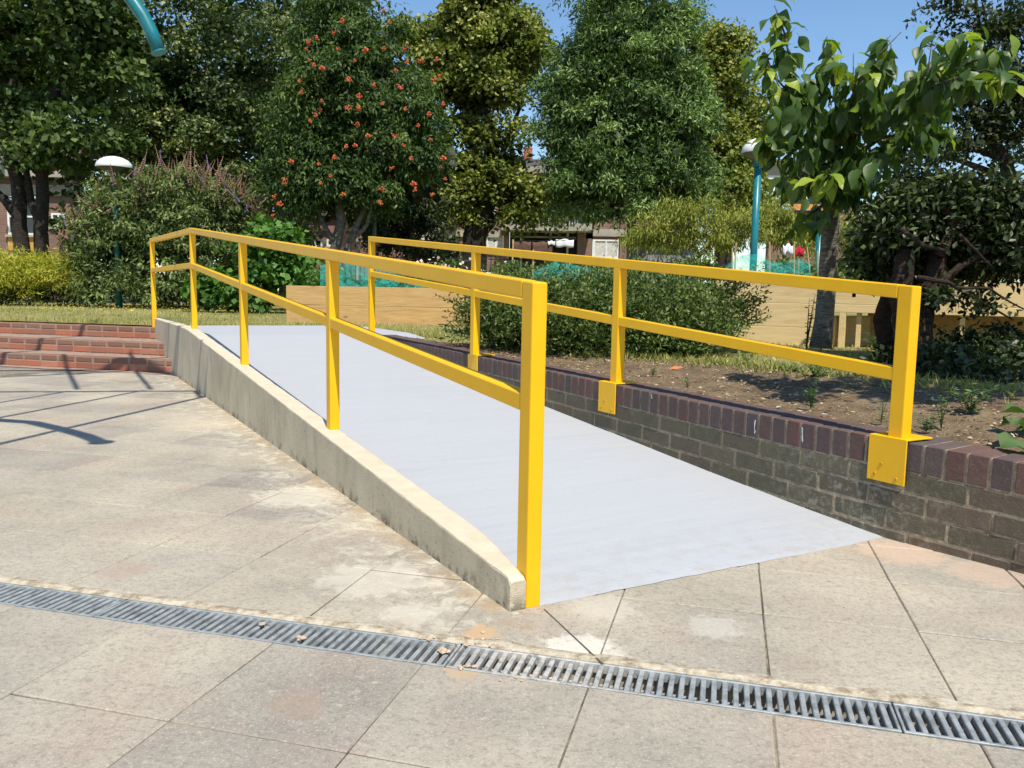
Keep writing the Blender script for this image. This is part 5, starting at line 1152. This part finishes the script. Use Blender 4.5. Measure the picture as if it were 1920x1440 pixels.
for md_o in (di,): md_o.modifiers.new("t", 'SOLIDIFY').thickness = .02

# ================================================================== GARDEN FENCE, NETS, CANES
fe = thing("iron_fence", "black iron railing fence between the garden and the flats", "fence")
YF = 22; x0 = at(540, 500, YF)[0]; x1 = at(1330, 500, YF)[0]; zt = at(1000, 484, YF)[2]; 
for z in (zt-.05, .62): MB().box(x0, x1, YF-.015, YF+.015, z-.015, z+.015).build("rail", IRON, fe)
me = MB().tube([(0, 0, .45), (0, 0, zt+.03)], .012, 6).mesh("bar", IRON); nb = int((x1-x0)/.12)
for i in range(nb): inst("bar", me, fe, (x0+.12*i, YF, 0))
# bicycle-like steel hoops and bench near the flats
hp = thing("hoop_stand", "row of curved grey steel hoops by the fence", "cycle stand", None)
for i in range(7):
    px = 843+i*6 if i < 4 else 905+(i-4)*7; a_ = at(px, 506, 20.5); MB().tube([(a_[0], 20.5, .5), (a_[0]+.0, 20.5, 1.25), (a_[0]+.06, 20.5, 1.38), (a_[0]+.16, 20.5, 1.40)], .014, 6).build("hoop", WHITEF, hp, smooth=True)
# crop foliage on the planters
cp = tree("vegetable_plants", "leafy crops growing over the low orange planter", "plants")
crown([(np.array([A1[0]+dl[0]*k+dn[0]*.5, A1[1]+dl[1]*k+dn[1]*.5, LZ+.56]), .28, .35, .12+.05*math.sin(k*3)) for k in np.arange(.3, 4.6, .32)], 6000, .06, .04, L_IVY, cp, twig=.14, shell=.9, vb=.5)
n_ = 90; P = np.array([at(rng.normal(820, 45), rng.normal(500, 9), 16+rng.normal(0, .3)) for _ in range(n_)])
tg = tree("rose_bush", "low rose bush with pale pink flowers beyond the low planter", "shrub")
crown(pb([(800, 512, 40, 14), (850, 510, 50, 16), (760, 515, 30, 12)], 16.2, .6), 3000, .06, .035, L_BUSH, tg, twig=.2, shell=.9, vb=.55)
leaves("rose_bloom", P, unit(n_), unit(n_)+[0, -1, .5], .07, .07, flat("pale_petal", (.70, .55, .46), .7), tg)['kind'] = 'stuff'
cp2 = tree("tomato_plants", "tall tangled crops under green nets behind the clipped bush", "plants")
crown(pb([(1040, 508, 40, 12), (1120, 510, 50, 14), (960, 505, 50, 12), (1200, 510, 50, 14), (1280, 505, 50, 16), (1320, 500, 40, 20), (620, 520, 40, 14)], 13.5, .7), 8000, .07, .03, L_BUSH, cp2, twig=.18, shell=.9, vb=.6)
cp3 = tree("bean_plants", "leafy bean plants on the pale planter among canes", "plants")
crown([(np.array([A2[0]+d2[0]*k+n2[0]*.45, A2[1]+d2[1]*k+n2[1]*.45, 1.06]), .2, .3, .07+.05*abs(math.sin(k*2))) for k in np.arange(.1, 2.6, .22)], 5000, .05, .022, L_BUSH, cp3, twig=.12, shell=.9, vb=.55)
# canes
for px, y0, y1, Yc, lab in [(1373, 465, 505, 9.0, "bamboo cane at the left of the green tunnel net"), (1380, 455, 500, 9.1, "leaning bamboo cane beside the teal lamp post"), (1443, 453, 510, 9.0, "bamboo cane between the lamp post and the white cloth"), (1489, 452, 510, 8.9, "bamboo cane between the white and the red cloth"),
                            (1513, 463, 510, 8.9, "slanted bamboo cane right of the red cloth"), (1497, 490, 512, 8.8, "short bamboo cane below the red cloth"), (961, 470, 520, 14, "bamboo cane holding the green net, left of centre"), (633, 495, 545, 12.2, "pale cane under the green net behind the left railing"), (1533, 470, 510, 8.8, "thin cane beside the headless teal post"), (612, 492, 540, 12.3, "second cane in the green net left of the rowan")]:
    a_ = at(px, y0, Yc); b2 = at(px+(8 if px == 1513 else 0)-(3 if px == 1380 else 0), y1+25, Yc); tag(MB().tube([a_, b2], .009 if Yc < 10 else .012, 6).build("bamboo_cane", CANE), lab, "cane", "garden canes")
def net(name, label, pts, Y, dpt=.3):
    vs = []; n_ = len(pts)
    for x, yt, yb in pts:
        for j in range(6): t = j/5; p = at(x, yt+(yb-yt)*t, Y-dpt*t+random.uniform(-.05, .05)); vs.append(p)
    o = MB().add(vs, [(6*i+j, 6*i+j+1, 6*i+7+j, 6*i+6+j) for i in range(n_-1) for j in range(5)]).build(name, NET, None, smooth=True)
    return tag(o, label, "net", "green crop nets")
net("crop_net", "green net drooping over the low planter behind the left handrail", [(600, 500, 545), (625, 488, 546), (650, 492, 546), (672, 478, 546), (690, 500, 546), (720, 505, 547), (780, 525, 547), (830, 540, 548)], 11.9)
net("crop_net", "green net pulled taut behind the top of the clipped bush", [(1000, 510, 530), (1040, 490, 528), (1060, 492, 535), (1090, 500, 540), (1120, 508, 542), (1160, 515, 545), (1200, 522, 545)], 9.5)
net("crop_net", "bright green tunnel net on the pale planter by the teal lamp post", [(1360, 500, 512), (1376, 485, 514), (1395, 478, 514), (1420, 476, 515), (1445, 490, 515), (1470, 490, 516), (1500, 485, 518), (1520, 495, 518)], 8.8)
cloth("white_towel", "white cloth hanging on a garden line left of the young tree", 1468, 1488, 459, 476, 10, CLOTHW); cloth("red_towel", "red crate-like cloth hanging beside the white one left of the young tree", 1490, 1508, 464, 479, 10, CLOTHR)
